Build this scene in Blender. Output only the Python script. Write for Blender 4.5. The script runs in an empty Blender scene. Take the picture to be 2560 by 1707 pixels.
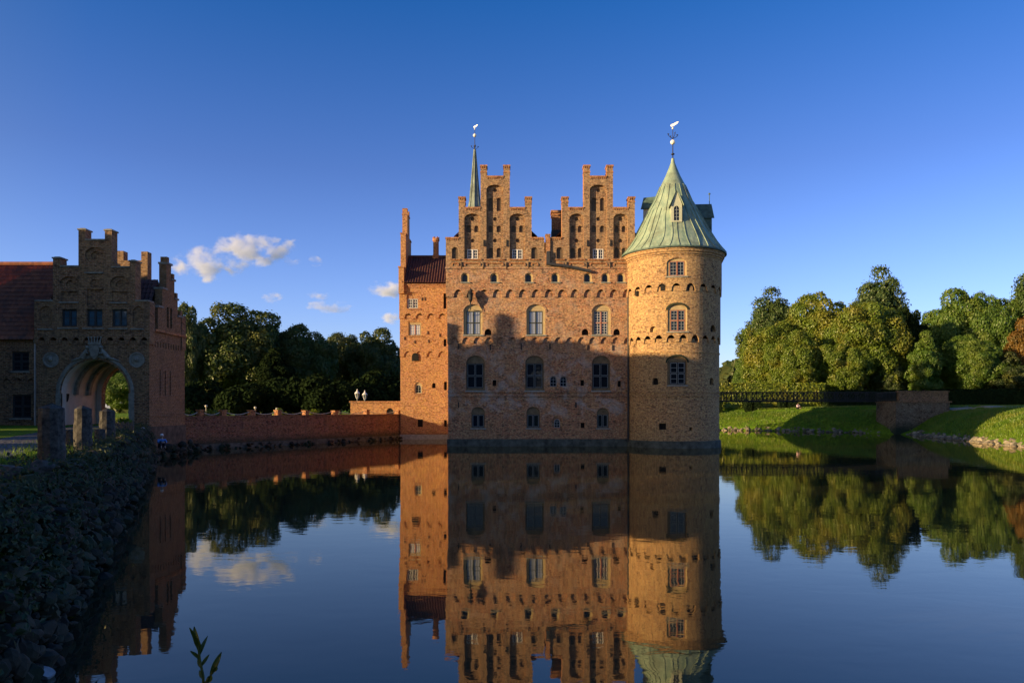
import bpy, math, random
import numpy as np
from mathutils import Vector, Matrix
from mathutils.geometry import delaunay_2d_cdt

scene = bpy.context.scene
COL = scene.collection
R = math.radians

# ------------------------------------------------------------------ camera
CAM_Z = 3.2
cam_d = bpy.data.cameras.new('camera')
cam = bpy.data.objects.new('camera', cam_d)
COL.objects.link(cam)
cam.location = (0, 0, CAM_Z)
cam.rotation_euler = (R(90), 0, 0)
cam_d.sensor_width = 36.0
cam_d.lens = 26.0
cam_d.shift_y = (1020 - 853.5) / 2560.0
cam_d.clip_start = 0.1
cam_d.clip_end = 12000
scene.camera = cam

# ------------------------------------------------------------------ light
SUN_AZ, SUN_EL = 66.0, 10.0          # azimuth: degrees to the left of the direction back to the camera
SUN = Vector((-math.sin(R(SUN_AZ)) * math.cos(R(SUN_EL)), -math.cos(R(SUN_AZ)) * math.cos(R(SUN_EL)), math.sin(R(SUN_EL))))
world = bpy.data.worlds.new('World')
scene.world = world
world.use_nodes = True
wn = world.node_tree.nodes
wl = world.node_tree.links
wn.clear()
w_out = wn.new('ShaderNodeOutputWorld')
w_bg = wn.new('ShaderNodeBackground')
w_sky = wn.new('ShaderNodeTexSky')
w_sky.sky_type = 'NISHITA'
w_sky.sun_disc = False
w_sky.sun_elevation = R(SUN_EL)
w_sky.sun_rotation = math.atan2(SUN.x, SUN.y)
w_sky.altitude = 300
w_sky.air_density = 1.0
w_sky.dust_density = 0.8
w_sky.ozone_density = 3.0
w_bg.inputs['Strength'].default_value = 0.15
# clear polarised-looking evening sky: deeper blue towards the zenith, paler at the horizon (by true elevation)
w_tc = wn.new('ShaderNodeTexCoord')
w_sep = wn.new('ShaderNodeSeparateXYZ')
wl.new(w_tc.outputs['Generated'], w_sep.inputs[0])
w_ramp = wn.new('ShaderNodeValToRGB')
_e = w_ramp.color_ramp.elements
while len(_e) < 4:
    _e.new(0.5)
for _el, (_p, _c) in zip(_e, ((0.0, (0.78, 0.72, 0.96)), (0.12, (0.62, 0.60, 0.90)), (0.30, (0.37, 0.42, 0.69)), (0.50, (0.085, 0.34, 0.64)))):
    _el.position = _p
    _el.color = (*_c, 1)
wl.new(w_sep.outputs[2], w_ramp.inputs[0])
w_mul = wn.new('ShaderNodeMix')
w_mul.data_type = 'RGBA'
w_mul.blend_type = 'MULTIPLY'
w_mul.inputs[0].default_value = 1.0
wl.new(w_sky.outputs[0], w_mul.inputs[6])
# towards the sun the sky keeps its warm glow
w_dot = wn.new('ShaderNodeVectorMath')
w_dot.operation = 'DOT_PRODUCT'
w_dot.inputs[1].default_value = Vector((SUN.x, SUN.y, 0.15)).normalized()
wl.new(w_tc.outputs['Generated'], w_dot.inputs[0])
w_glow = wn.new('ShaderNodeMapRange')
w_glow.inputs['From Min'].default_value = 0.15
w_glow.inputs['From Max'].default_value = 0.95
wl.new(w_dot.outputs['Value'], w_glow.inputs['Value'])
w_tint = wn.new('ShaderNodeMix')
w_tint.data_type = 'RGBA'
w_tint.inputs[7].default_value = (0.70, 0.52, 0.40, 1)
wl.new(w_glow.outputs[0], w_tint.inputs[0])
wl.new(w_ramp.outputs[0], w_tint.inputs[6])
wl.new(w_tint.outputs[2], w_mul.inputs[7])
w_scl = wn.new('ShaderNodeVectorMath')
w_scl.operation = 'SCALE'
w_scl.inputs['Scale'].default_value = 1.28
wl.new(w_mul.outputs[2], w_scl.inputs[0])
wl.new(w_scl.outputs[0], w_bg.inputs[0])
wl.new(w_bg.outputs[0], w_out.inputs[0])

sun_d = bpy.data.lights.new('sun', 'SUN')
sun_d.energy = 5.0
sun_d.angle = R(0.5)
sun_d.color = (1.0, 0.72, 0.38)
sun = bpy.data.objects.new('sun', sun_d)
COL.objects.link(sun)
sun.rotation_euler = SUN.to_track_quat('Z', 'Y').to_euler()
sun.location = SUN * 100

vs = scene.view_settings
vs.view_transform = 'Standard'
vs.look = 'None'
vs.exposure = 0.80
vs.gamma = 1.0
cy = scene.cycles
cy.use_denoising = True
cy.max_bounces = 10
cy.diffuse_bounces = 3
cy.glossy_bounces = 4
cy.transmission_bounces = 2
cy.transparent_max_bounces = 6
cy.volume_bounces = 6
cy.sample_clamp_indirect = 6.0

# ------------------------------------------------------------------ helpers
FPX = 26.0 / 36.0 * 2560.0


def PX(x, y):
    """world X of photograph column x at distance y"""
    return (x - 1280.0) / FPX * y


def PZ(v, y):
    """world Z of photograph row v at distance y"""
    return CAM_Z + (1020.0 - v) / FPX * y


def mat(name, build):
    m = bpy.data.materials.new(name)
    m.use_nodes = True
    nt = m.node_tree
    nt.nodes.clear()
    out = nt.nodes.new('ShaderNodeOutputMaterial')
    build(nt, out)
    return m


class NT:
    """tiny node-building shorthand"""
    def __init__(self, nt):
        self.nt = nt

    def n(self, t, **kw):
        nd = self.nt.nodes.new(t)
        for k, v in kw.items():
            setattr(nd, k, v)
        return nd

    def l(self, a, b):
        self.nt.links.new(a, b)

    def coord(self, which='Object', scale=(1, 1, 1)):
        tc = self.n('ShaderNodeTexCoord')
        mp = self.n('ShaderNodeMapping')
        mp.inputs['Scale'].default_value = scale
        self.l(tc.outputs[which], mp.inputs['Vector'])
        return mp.outputs[0]

    def noise(self, vec, scale, detail=4, rough=0.6, dist=0.0):
        nd = self.n('ShaderNodeTexNoise')
        nd.inputs['Scale'].default_value = scale
        nd.inputs['Detail'].default_value = detail
        nd.inputs['Roughness'].default_value = rough
        nd.inputs['Distortion'].default_value = dist
        self.l(vec, nd.inputs['Vector'])
        return nd.outputs['Fac']

    def ramp(self, fac, stops):
        nd = self.n('ShaderNodeValToRGB')
        els = nd.color_ramp.elements
        while len(els) < len(stops):
            els.new(0.5)
        for e, (p, c) in zip(els, stops):
            e.position = p
            e.color = (c, c, c, 1) if isinstance(c, (int, float)) else (*c, 1)
        self.l(fac, nd.inputs[0])
        return nd.outputs[0]

    def mix(self, fac, a, b, mode='MIX'):
        nd = self.n('ShaderNodeMix', data_type='RGBA', blend_type=mode)
        for sock, v in ((nd.inputs[0], fac), (nd.inputs[6], a), (nd.inputs[7], b)):
            if isinstance(v, (int, float)):
                sock.default_value = v
            elif isinstance(v, tuple):
                sock.default_value = (*v, 1)
            else:
                self.l(v, sock)
        return nd.outputs[2]

    def math(self, op, a, b=0.0, c=None):
        nd = self.n('ShaderNodeMath', operation=op)
        for i, v in enumerate((a, b, c)):
            if v is None:
                continue
            if isinstance(v, (int, float)):
                nd.inputs[i].default_value = v
            else:
                self.l(v, nd.inputs[i])
        return nd.outputs[0]

    def bump(self, h, strength=0.5, dist=0.02):
        nd = self.n('ShaderNodeBump')
        nd.inputs['Strength'].default_value = strength
        nd.inputs['Distance'].default_value = dist
        self.l(h, nd.inputs['Height'])
        return nd.outputs[0]

    def bsdf(self, out, color, rough=0.8, normal=None, metallic=0.0, spec=0.3, **kw):
        b = self.n('ShaderNodeBsdfPrincipled')
        if isinstance(color, tuple):
            b.inputs['Base Color'].default_value = (*color, 1)
        else:
            self.l(color, b.inputs['Base Color'])
        if isinstance(rough, (int, float)):
            b.inputs['Roughness'].default_value = rough
        else:
            self.l(rough, b.inputs['Roughness'])
        b.inputs['Metallic'].default_value = metallic
        b.inputs['Specular IOR Level'].default_value = spec
        if normal is not None:
            self.l(normal, b.inputs['Normal'])
        for k, v in kw.items():
            b.inputs[k].default_value = v
        self.l(b.outputs[0], out.inputs['Surface'])
        return b


def plain(name, color, rough=0.7, metallic=0.0, spec=0.3, nscale=6.0, var=0.35):
    def build(nt, out):
        t = NT(nt)
        f = t.noise(t.coord(), nscale, 5, 0.65)
        c = t.mix(t.ramp(f, [(0.3, 0.0), (0.7, 1.0)]), tuple(x * (1 - var) for x in color), tuple(min(1, x * (1 + var)) for x in color))
        t.bsdf(out, c, rough, t.bump(f, 0.25, 0.02), metallic, spec)
    return mat(name, build)


def brick(name, c1, c2, cdark, cpale, mortar=(0.34, 0.30, 0.25), moss=None, patch=0.5, pale_band=False, speck=1.0, soot=0.0):
    """brickwork in metres of UV, blotched, with burnt and pale bricks"""
    def build(nt, out):
        t = NT(nt)
        uv = t.coord('UV')
        br = t.n('ShaderNodeTexBrick')
        br.offset = 0.5
        t.l(uv, br.inputs['Vector'])
        br.inputs['Color1'].default_value = (*c1, 1)
        br.inputs['Color2'].default_value = (*c2, 1)
        br.inputs['Mortar'].default_value = (*mortar, 1)
        br.inputs['Scale'].default_value = 1.0
        br.inputs['Mortar Size'].default_value = 0.010
        br.inputs['Mortar Smooth'].default_value = 0.3
        br.inputs['Bias'].default_value = 0.0
        br.inputs['Brick Width'].default_value = 0.29
        br.inputs['Row Height'].default_value = 0.098
        # individual brick tone
        mp = t.n('ShaderNodeMapping')
        mp.inputs['Scale'].default_value = (6.2, 12.0, 1)
        t.l(uv, mp.inputs['Vector'])
        vor = t.n('ShaderNodeTexVoronoi')
        vor.inputs['Scale'].default_value = 1.0
        t.l(mp.outputs[0], vor.inputs['Vector'])
        sep = t.n('ShaderNodeSeparateColor')
        t.l(vor.outputs['Color'], sep.inputs[0])
        c = br.outputs['Color']
        c = t.mix(t.math('MULTIPLY', t.ramp(sep.outputs[0], [(0.72, 0.0), (0.80, 1.0)]), 0.85 * speck), c, cdark)
        c = t.mix(t.math('MULTIPLY', t.ramp(sep.outputs[1], [(0.78, 0.0), (0.84, 1.0)]), 0.85 * speck), c, cpale)
        # repairs and weather: metre-scale blotches
        n1 = t.noise(uv, 0.55, 5, 0.62, 0.4)
        c = t.mix(t.math('MULTIPLY', t.ramp(n1, [(0.42, 0.0), (0.66, 1.0)]), patch), c, cpale)
        n2 = t.noise(uv, 1.3, 5, 0.7, 0.2)
        c = t.mix(t.math('MULTIPLY', t.ramp(n2, [(0.5, 0.0), (0.75, 1.0)]), patch * 0.9), c, cdark)
        n3 = t.noise(uv, 6.0, 3, 0.9)
        c = t.mix(t.ramp(n3, [(0.38, 0.0), (0.62, 1.0)]), t.mix(1.0, c, (0.68, 0.68, 0.69), 'MULTIPLY'), t.mix(1.0, c, (1.48, 1.44, 1.38), 'MULTIPLY'))
        sx = t.n('ShaderNodeSeparateXYZ')
        t.l(uv, sx.inputs[0])
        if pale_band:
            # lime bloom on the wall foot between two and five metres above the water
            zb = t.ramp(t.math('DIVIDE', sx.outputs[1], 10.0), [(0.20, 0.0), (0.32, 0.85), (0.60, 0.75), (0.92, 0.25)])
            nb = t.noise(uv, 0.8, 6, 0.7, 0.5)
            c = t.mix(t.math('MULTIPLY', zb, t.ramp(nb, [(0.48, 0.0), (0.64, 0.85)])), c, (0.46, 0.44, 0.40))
        if soot:
            ns = t.noise(t.coord('UV', (2.2, 0.35, 1)), 1.0, 5, 0.65)
            c = t.mix(t.math('MULTIPLY', t.ramp(ns, [(0.5, 0.0), (0.75, 1.0)]), soot), c, (0.055, 0.05, 0.045))
        if moss:
            nm = t.noise(uv, 2.0, 4, 0.7)
            zz = t.math('SUBTRACT', sx.outputs[1], t.math('MULTIPLY', nm, moss * 0.8))
            c = t.mix(t.ramp(t.math('DIVIDE', zz, moss * 2), [(0.0, 1.0), (0.42, 0.0)]), c, (0.035, 0.045, 0.026))
        h = t.math('ADD', t.math('MULTIPLY', br.outputs['Fac'], -1.0), t.math('MULTIPLY', n3, 0.8))
        t.bsdf(out, c, 0.88, t.bump(h, 0.65, 0.02), 0, 0.2)
    return mat(name, build)


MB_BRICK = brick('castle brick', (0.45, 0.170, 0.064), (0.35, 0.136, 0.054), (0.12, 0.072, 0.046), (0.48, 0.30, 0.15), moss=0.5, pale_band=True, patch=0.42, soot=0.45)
M_GABLE = brick('gable brick', (0.33, 0.160, 0.066), (0.25, 0.125, 0.056), (0.11, 0.074, 0.05), (0.40, 0.27, 0.145), patch=0.5, soot=0.45)
M_WING = brick('wing brick', (0.46, 0.185, 0.056), (0.40, 0.155, 0.050), (0.18, 0.08, 0.032), (0.46, 0.27, 0.10), moss=0.6, patch=0.35, speck=0.9, soot=0.2)
M_TOWER = brick('tower brick', (0.42, 0.225, 0.078), (0.34, 0.178, 0.066), (0.14, 0.085, 0.05), (0.46, 0.31, 0.14), moss=0.5, patch=0.4, soot=0.22)
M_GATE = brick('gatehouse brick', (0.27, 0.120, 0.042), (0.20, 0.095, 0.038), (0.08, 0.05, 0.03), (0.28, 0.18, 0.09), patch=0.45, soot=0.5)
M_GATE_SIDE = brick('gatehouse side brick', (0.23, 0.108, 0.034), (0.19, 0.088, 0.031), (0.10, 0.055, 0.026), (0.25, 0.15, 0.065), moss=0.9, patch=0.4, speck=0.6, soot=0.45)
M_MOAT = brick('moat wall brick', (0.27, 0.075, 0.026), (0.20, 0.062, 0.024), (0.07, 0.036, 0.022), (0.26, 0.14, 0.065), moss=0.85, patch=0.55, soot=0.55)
M_RED = brick('red cap brick', (0.42, 0.150, 0.045), (0.34, 0.125, 0.040), (0.18, 0.075, 0.035), (0.46, 0.24, 0.10), patch=0.3, soot=0.3)
M_PLASTER = plain('yellow limewash', (0.45, 0.34, 0.18), 0.9, nscale=3, var=0.18)
M_WHITEWASH = plain('pale plaster', (0.56, 0.51, 0.43), 0.9, nscale=2, var=0.15)
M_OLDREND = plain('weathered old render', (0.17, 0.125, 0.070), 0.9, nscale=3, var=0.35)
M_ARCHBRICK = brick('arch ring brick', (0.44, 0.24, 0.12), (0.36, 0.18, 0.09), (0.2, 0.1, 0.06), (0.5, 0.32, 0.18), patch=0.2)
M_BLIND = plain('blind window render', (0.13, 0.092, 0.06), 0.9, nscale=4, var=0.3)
M_STONE = plain('grey sandstone', (0.28, 0.28, 0.24), 0.85, nscale=5, var=0.3)
M_GRANITE = plain('granite', (0.055, 0.05, 0.042), 0.85, nscale=11, var=0.8)
M_IRON = plain('black iron', (0.018, 0.017, 0.016), 0.55, spec=0.4)
M_DARK = plain('dark recess', (0.012, 0.011, 0.010), 0.9)
M_LEAD = plain('lead gutter', (0.045, 0.047, 0.05), 0.6)
M_WHITE = plain('white paint', (0.72, 0.70, 0.66), 0.5, var=0.08)
M_GREYPAINT = plain('grey window paint', (0.26, 0.28, 0.28), 0.5, var=0.12)
M_DARKPAINT = plain('dark window paint', (0.035, 0.04, 0.04), 0.5, var=0.2)
M_REDPAINT = plain('red window paint', (0.30, 0.10, 0.045), 0.55, var=0.2)
M_GILT = plain('gilded sheet', (0.85, 0.82, 0.70), 0.35, metallic=0.0, spec=0.6, var=0.08)
M_WOODDARK = plain('dark timber', (0.022, 0.020, 0.018), 0.7)  # near-black timber for bridge deck, railing and trestle
M_GALV = plain('galvanised pipe', (0.50, 0.44, 0.38), 0.4, metallic=0.3, var=0.15)


def _glass(tint, rough):
    def build(nt, out):
        t = NT(nt)
        n = t.noise(t.coord(), 1.6, 2, 0.5)
        t.bsdf(out, tint, rough, t.bump(n, 0.10, 0.05), 0, 0.4)
    return build


M_GLASS = mat('window glass', _glass((0.012, 0.016, 0.022), 0.03))


def _curtain(nt, out):
    t = NT(nt)
    n = t.noise(t.coord('Object', (9, 9, 0.6)), 1.0, 3, 0.6)
    c = t.mix(n, (0.16, 0.17, 0.22), (0.42, 0.43, 0.48))
    t.bsdf(out, c, 0.05, None, 0, 0.9)


M_CURTAIN = mat('glass before pale curtain', _curtain)


def _copper(nt, out):
    t = NT(nt)
    v = t.coord('Object')
    n = t.noise(t.coord('Object', (1.6, 1.6, 0.22)), 1.5, 5, 0.65)
    n2 = t.noise(v, 0.9, 5, 0.7, 0.3)
    c = t.mix(t.ramp(n, [(0.3, 0.0), (0.7, 1.0)]), (0.15, 0.235, 0.185), (0.36, 0.44, 0.31))
    c = t.mix(t.ramp(n2, [(0.46, 0.0), (0.70, 0.8)]), c, (0.12, 0.125, 0.085))
    t.bsdf(out, c, 0.6, t.bump(n2, 0.3, 0.04), 0.0, 0.4)


M_COPPER = mat('verdigris copper', _copper)
M_COPPER_DARK = plain('dark weathered copper', (0.075, 0.12, 0.10), 0.6, var=0.5, nscale=3)


def _tile(c1, c2):
    def build(nt, out):
        t = NT(nt)
        v = t.coord('Object')
        vor = t.n('ShaderNodeTexVoronoi')
        vor.inputs['Scale'].default_value = 4.0
        t.l(v, vor.inputs['Vector'])
        sep = t.n('ShaderNodeSeparateColor')
        t.l(vor.outputs['Color'], sep.inputs[0])
        n = t.noise(v, 0.8, 5, 0.7)
        c = t.mix(sep.outputs[0], c1, c2)
        c = t.mix(t.ramp(n, [(0.45, 0.0), (0.72, 0.8)]), c, (0.045, 0.035, 0.028))
        t.bsdf(out, c, 0.6, None, 0, 0.4)
    return build


M_TILE = mat('red pantile', _tile((0.19, 0.060, 0.026), (0.36, 0.115, 0.044)))
M_TILE_DARK = mat('weathered pantile', _tile((0.085, 0.035, 0.028), (0.13, 0.05, 0.038)))
M_THATCH = plain('dark roof tile', (0.10, 0.06, 0.045), 0.9)


class MB:
    """collects faces (with UV in metres and material index) for ONE mesh object"""
    def __init__(self):
        self.v, self.f, self.m, self.uv = [], [], [], []

    def face(self, pts, uvs=None, m=0):
        i = len(self.v)
        self.v += [tuple(p) for p in pts]
        self.f.append(list(range(i, i + len(pts))))
        self.m.append(m)
        if uvs is None:
            uvs = []
            for p in pts:
                uvs.append((p[0] + p[1] * 0.83, p[2]))
        self.uv += [tuple(q) for q in uvs]

    def box(self, x0, x1, y0, y1, z0, z1, m=0, bottom=True):
        a = [(x0, y0), (x1, y0), (x1, y1), (x0, y1)]
        L = [0, x1 - x0, x1 - x0 + y1 - y0, 2 * (x1 - x0) + y1 - y0, 2 * (x1 - x0 + y1 - y0)]
        for i in range(4):
            p, q = a[i], a[(i + 1) % 4]
            self.face([(*p, z0), (*q, z0), (*q, z1), (*p, z1)], [(x0 + L[i], z0), (x0 + L[i + 1], z0), (x0 + L[i + 1], z1), (x0 + L[i], z1)], m)
        self.face([(*p, z1) for p in a], [p for p in a], m)
        if bottom:
            self.face([(*p, z0) for p in reversed(a)], [p for p in reversed(a)], m)

    def fbox(self, f, u0, u1, v0, v1, d0, d1, m=0):
        """box in the coordinates of wall mapping f(u, v, depth)"""
        c = {}
        for i, u in enumerate((u0, u1)):
            for j, v in enumerate((v0, v1)):
                for k, d in enumerate((d0, d1)):
                    c[i, j, k] = f(u, v, d)
        du = d1 - d0
        self.face([c[0, 0, 0], c[1, 0, 0], c[1, 1, 0], c[0, 1, 0]], [(u0, v0), (u1, v0), (u1, v1), (u0, v1)], m)
        self.face([c[0, 1, 0], c[1, 1, 0], c[1, 1, 1], c[0, 1, 1]], [(u0, v1), (u1, v1), (u1, v1 + du), (u0, v1 + du)], m)
        self.face([c[0, 0, 1], c[1, 0, 1], c[1, 0, 0], c[0, 0, 0]], [(u0, v0 - du), (u1, v0 - du), (u1, v0), (u0, v0)], m)
        self.face([c[0, 0, 1], c[0, 0, 0], c[0, 1, 0], c[0, 1, 1]], [(u0 - du, v0), (u0, v0), (u0, v1), (u0 - du, v1)], m)
        self.face([c[1, 0, 0], c[1, 0, 1], c[1, 1, 1], c[1, 1, 0]], [(u1, v0), (u1 + du, v0), (u1 + du, v1), (u1, v1)], m)
        self.face([c[1, 0, 1], c[0, 0, 1], c[0, 1, 1], c[1, 1, 1]], [(u1, v0), (u0, v0), (u0, v1), (u1, v1)], m)

    def tube(self, pts, r, n=6, m=0, r1=None):
        pts = [Vector(p) for p in pts]
        rings = []
        for i, p in enumerate(pts):
            d = (pts[min(i + 1, len(pts) - 1)] - pts[max(i - 1, 0)]).normalized()
            a = d.orthogonal().normalized() if abs(d.z) > 0.9 else d.cross(Vector((0, 0, 1))).normalized()
            b = d.cross(a)
            rr = r if r1 is None else r + (r1 - r) * i / max(1, len(pts) - 1)
            rings.append([p + (a * math.cos(t) + b * math.sin(t)) * rr for t in (2 * math.pi * k / n for k in range(n))])
        for A, B in zip(rings, rings[1:]):
            for k in range(n):
                self.face([A[k], A[(k + 1) % n], B[(k + 1) % n], B[k]], None, m)
        self.face(list(reversed(rings[0])), None, m)
        self.face(rings[-1], None, m)

    def lathe(self, cx, cy, prof, n=32, m=0, cap=True):
        """prof: (r, z) from bottom to top"""
        rings = []
        for r, z in prof:
            rings.append([(cx + r * math.sin(2 * math.pi * k / n), cy - r * math.cos(2 * math.pi * k / n), z) for k in range(n)])
        for j in range(len(rings) - 1):
            A, B = rings[j], rings[j + 1]
            ra = max(prof[j][0], prof[j + 1][0])
            for k in range(n):
                u0, u1 = ra * 2 * math.pi * k / n, ra * 2 * math.pi * (k + 1) / n
                self.face([A[k], A[(k + 1) % n], B[(k + 1) % n], B[k]], [(u0, prof[j][1]), (u1, prof[j][1]), (u1, prof[j + 1][1]), (u0, prof[j + 1][1])], m)
        if cap:
            self.face(rings[-1], None, m)
            self.face(list(reversed(rings[0])), None, m)

    def ball(self, c, r, m=0, n=10, sz=1.0):
        prof = [(max(1e-3, r * math.sin(math.pi * i / n)), c[2] - r * sz * math.cos(math.pi * i / n)) for i in range(n + 1)]
        self.lathe(c[0], c[1], prof, n, m, False)


WLOC = {}


def empty(name, loc, label=None, cat=None, group=None, rz=0.0):
    o = bpy.data.objects.new(name, None)
    COL.objects.link(o)
    o.location = loc
    o.rotation_euler = (0, 0, rz)
    WLOC[o.name] = Vector(loc)
    tag(o, label, cat, group)
    return o


def tag(o, label=None, cat=None, group=None, kind=None):
    if label:
        o['label'] = label
    if cat:
        o['category'] = cat
    if group:
        o['group'] = group
    if kind:
        o['kind'] = kind
    return o


def link_mesh(name, verts, faces, mats, parent=None, loc=None, midx=None, uvs=None, smooth=False):
    """world-space verts -> object; parts keep their thing's origin, things get LOC as origin"""
    org = WLOC[parent.name] if parent is not None else Vector(loc if loc is not None else (0, 0, 0))
    me = bpy.data.meshes.new(name)
    vv = np.asarray(verts, dtype=np.float64) - np.array(org)
    me.from_pydata(vv.tolist(), [], faces)
    for mm in (mats if isinstance(mats, (list, tuple)) else [mats]):
        me.materials.append(mm)
    if midx is not None:
        me.polygons.foreach_set('material_index', midx)
    if uvs is not None:
        ul = me.uv_layers.new(name='UVMap')
        ul.data.foreach_set('uv', np.asarray(uvs, dtype=np.float32).ravel())
    if smooth:
        me.polygons.foreach_set('use_smooth', [True] * len(me.polygons))
    me.update()
    o = bpy.data.objects.new(name, me)
    COL.objects.link(o)
    if parent is not None:
        o.parent = parent
        WLOC[o.name] = org
    else:
        o.location = org
        WLOC[o.name] = org
    return o


def put(name, mb, mats, parent=None, loc=None, smooth=False):
    return link_mesh(name, mb.v, mb.f, mats, parent, loc, mb.m, mb.uv, smooth)


# ---- walls with openings ---------------------------------------------------
def inside(pt, poly):
    x, y = pt
    r = False
    n = len(poly)
    for i in range(n):
        x0, y0 = poly[i]
        x1, y1 = poly[(i + 1) % n]
        if (y0 > y) != (y1 > y) and x < (x1 - x0) * (y - y0) / (y1 - y0) + x0:
            r = not r
    return r


def panel(mb, outline, f, holes=(), d=0.0, m=0, rim=None, grid=None, rim_m=None):
    """wall face OUTLINE (u, v) at depth D; each hole = dict(loop, depth, kids, back, mj, mb)"""
    pts = [Vector(p) for p in outline]
    edges = [(i, (i + 1) % len(pts)) for i in range(len(pts))]
    for h in holes:
        o = len(pts)
        pts += [Vector(p) for p in h['loop']]
        edges += [(o + i, o + (i + 1) % len(h['loop'])) for i in range(len(h['loop']))]
    if grid:
        us = [p[0] for p in outline]
        vv = [p[1] for p in outline]
        a, b = min(us), max(us)
        k = max(1, int(round((b - a) / grid)))
        for i in range(1, k):
            u = a + (b - a) * i / k + 1e-4
            o = len(pts)
            pts += [Vector((u, min(vv) - 0.01)), Vector((u, max(vv) + 0.01))]
            edges.append((o, o + 1))
    v2, _, f2, _, _, _ = delaunay_2d_cdt(pts, edges, [], 0, 1e-5)
    loops = [h['loop'] for h in holes]
    for t in f2:
        c = sum((v2[i] for i in t), Vector((0, 0))) / len(t)
        if not inside(c, outline) or any(inside(c, lp) for lp in loops):
            continue
        mb.face([f(v2[i].x, v2[i].y, d) for i in t], [(v2[i].x, v2[i].y) for i in t], m)
    if rim:
        rm = m if rim_m is None else rim_m
        n = len(outline)
        for i in range(n):
            p, q = outline[i], outline[(i + 1) % n]
            ks = max(1, int(abs(q[0] - p[0]) / grid)) if grid else 1
            for s in range(ks):
                a = (p[0] + (q[0] - p[0]) * s / ks, p[1] + (q[1] - p[1]) * s / ks)
                b = (p[0] + (q[0] - p[0]) * (s + 1) / ks, p[1] + (q[1] - p[1]) * (s + 1) / ks)
                mb.face([f(*a, d), f(*b, d), f(*b, d + rim), f(*a, d + rim)], [(a[0] + a[1], a[1]), (b[0] + b[1], b[1]), (b[0] + b[1] + rim, b[1] + rim * .3), (a[0] + a[1] + rim, a[1] + rim * .3)], rm)
    for h in holes:
        lp = h['loop']
        d1 = d + h['depth']
        mj = h.get('mj', m)
        for i in range(len(lp)):
            p, q = lp[i], lp[(i + 1) % len(lp)]
            mb.face([f(*p, d), f(*q, d), f(*q, d1), f(*p, d1)], [(p[0], p[1]), (q[0], q[1]), (q[0] + h['depth'], q[1] + .01), (p[0] + h['depth'], p[1] + .01)], mj)
        if h.get('back', True):
            panel(mb, lp, f, h.get('kids', ()), d1, h.get('mb', m))


def rect(u0, u1, v0, v1):
    return [(u0, v0), (u1, v0), (u1, v1), (u0, v1)]


def arch(u0, u1, v0, v1, rise=None, n=8):
    """opening with an arched head; v1 = crown"""
    w = (u1 - u0) / 2
    rise = w if rise is None else rise
    c = (u0 + u1) / 2
    out = [(u0, v0), (u1, v0)]
    for i in range(n + 1):
        a = math.pi * i / n
        out.append((c + w * math.cos(a), v1 - rise + rise * math.sin(a)))
    return out


def scallop(u0, u1, zb, zt, pitch, arch_h, pier=0.3, n=7, start=0.0, end=0.0):
    """outline of a wall tier whose foot is a row of little arches on corbels"""
    k = max(1, int(round((u1 - u0 - start - end) / pitch)))
    p = (u1 - u0 - start - end) / k
    out = [(u0, zb)]
    for i in range(k):
        a = u0 + start + i * p + p * pier / 2
        b = u0 + start + (i + 1) * p - p * pier / 2
        c, w = (a + b) / 2, (b - a) / 2
        for j in range(n + 1):
            t = math.pi * (1 - j / n)
            out.append((c + w * math.cos(t), zb + 0.04 + (arch_h - 0.04) * math.sin(t) if 0 < j < n else zb))
    out += [(u1, zb), (u1, zt), (u0, zt)]
    return out


def hole(loop, depth, back=True, kids=(), **kw):
    return dict(loop=loop, depth=depth, back=back, kids=kids, **kw)


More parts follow.
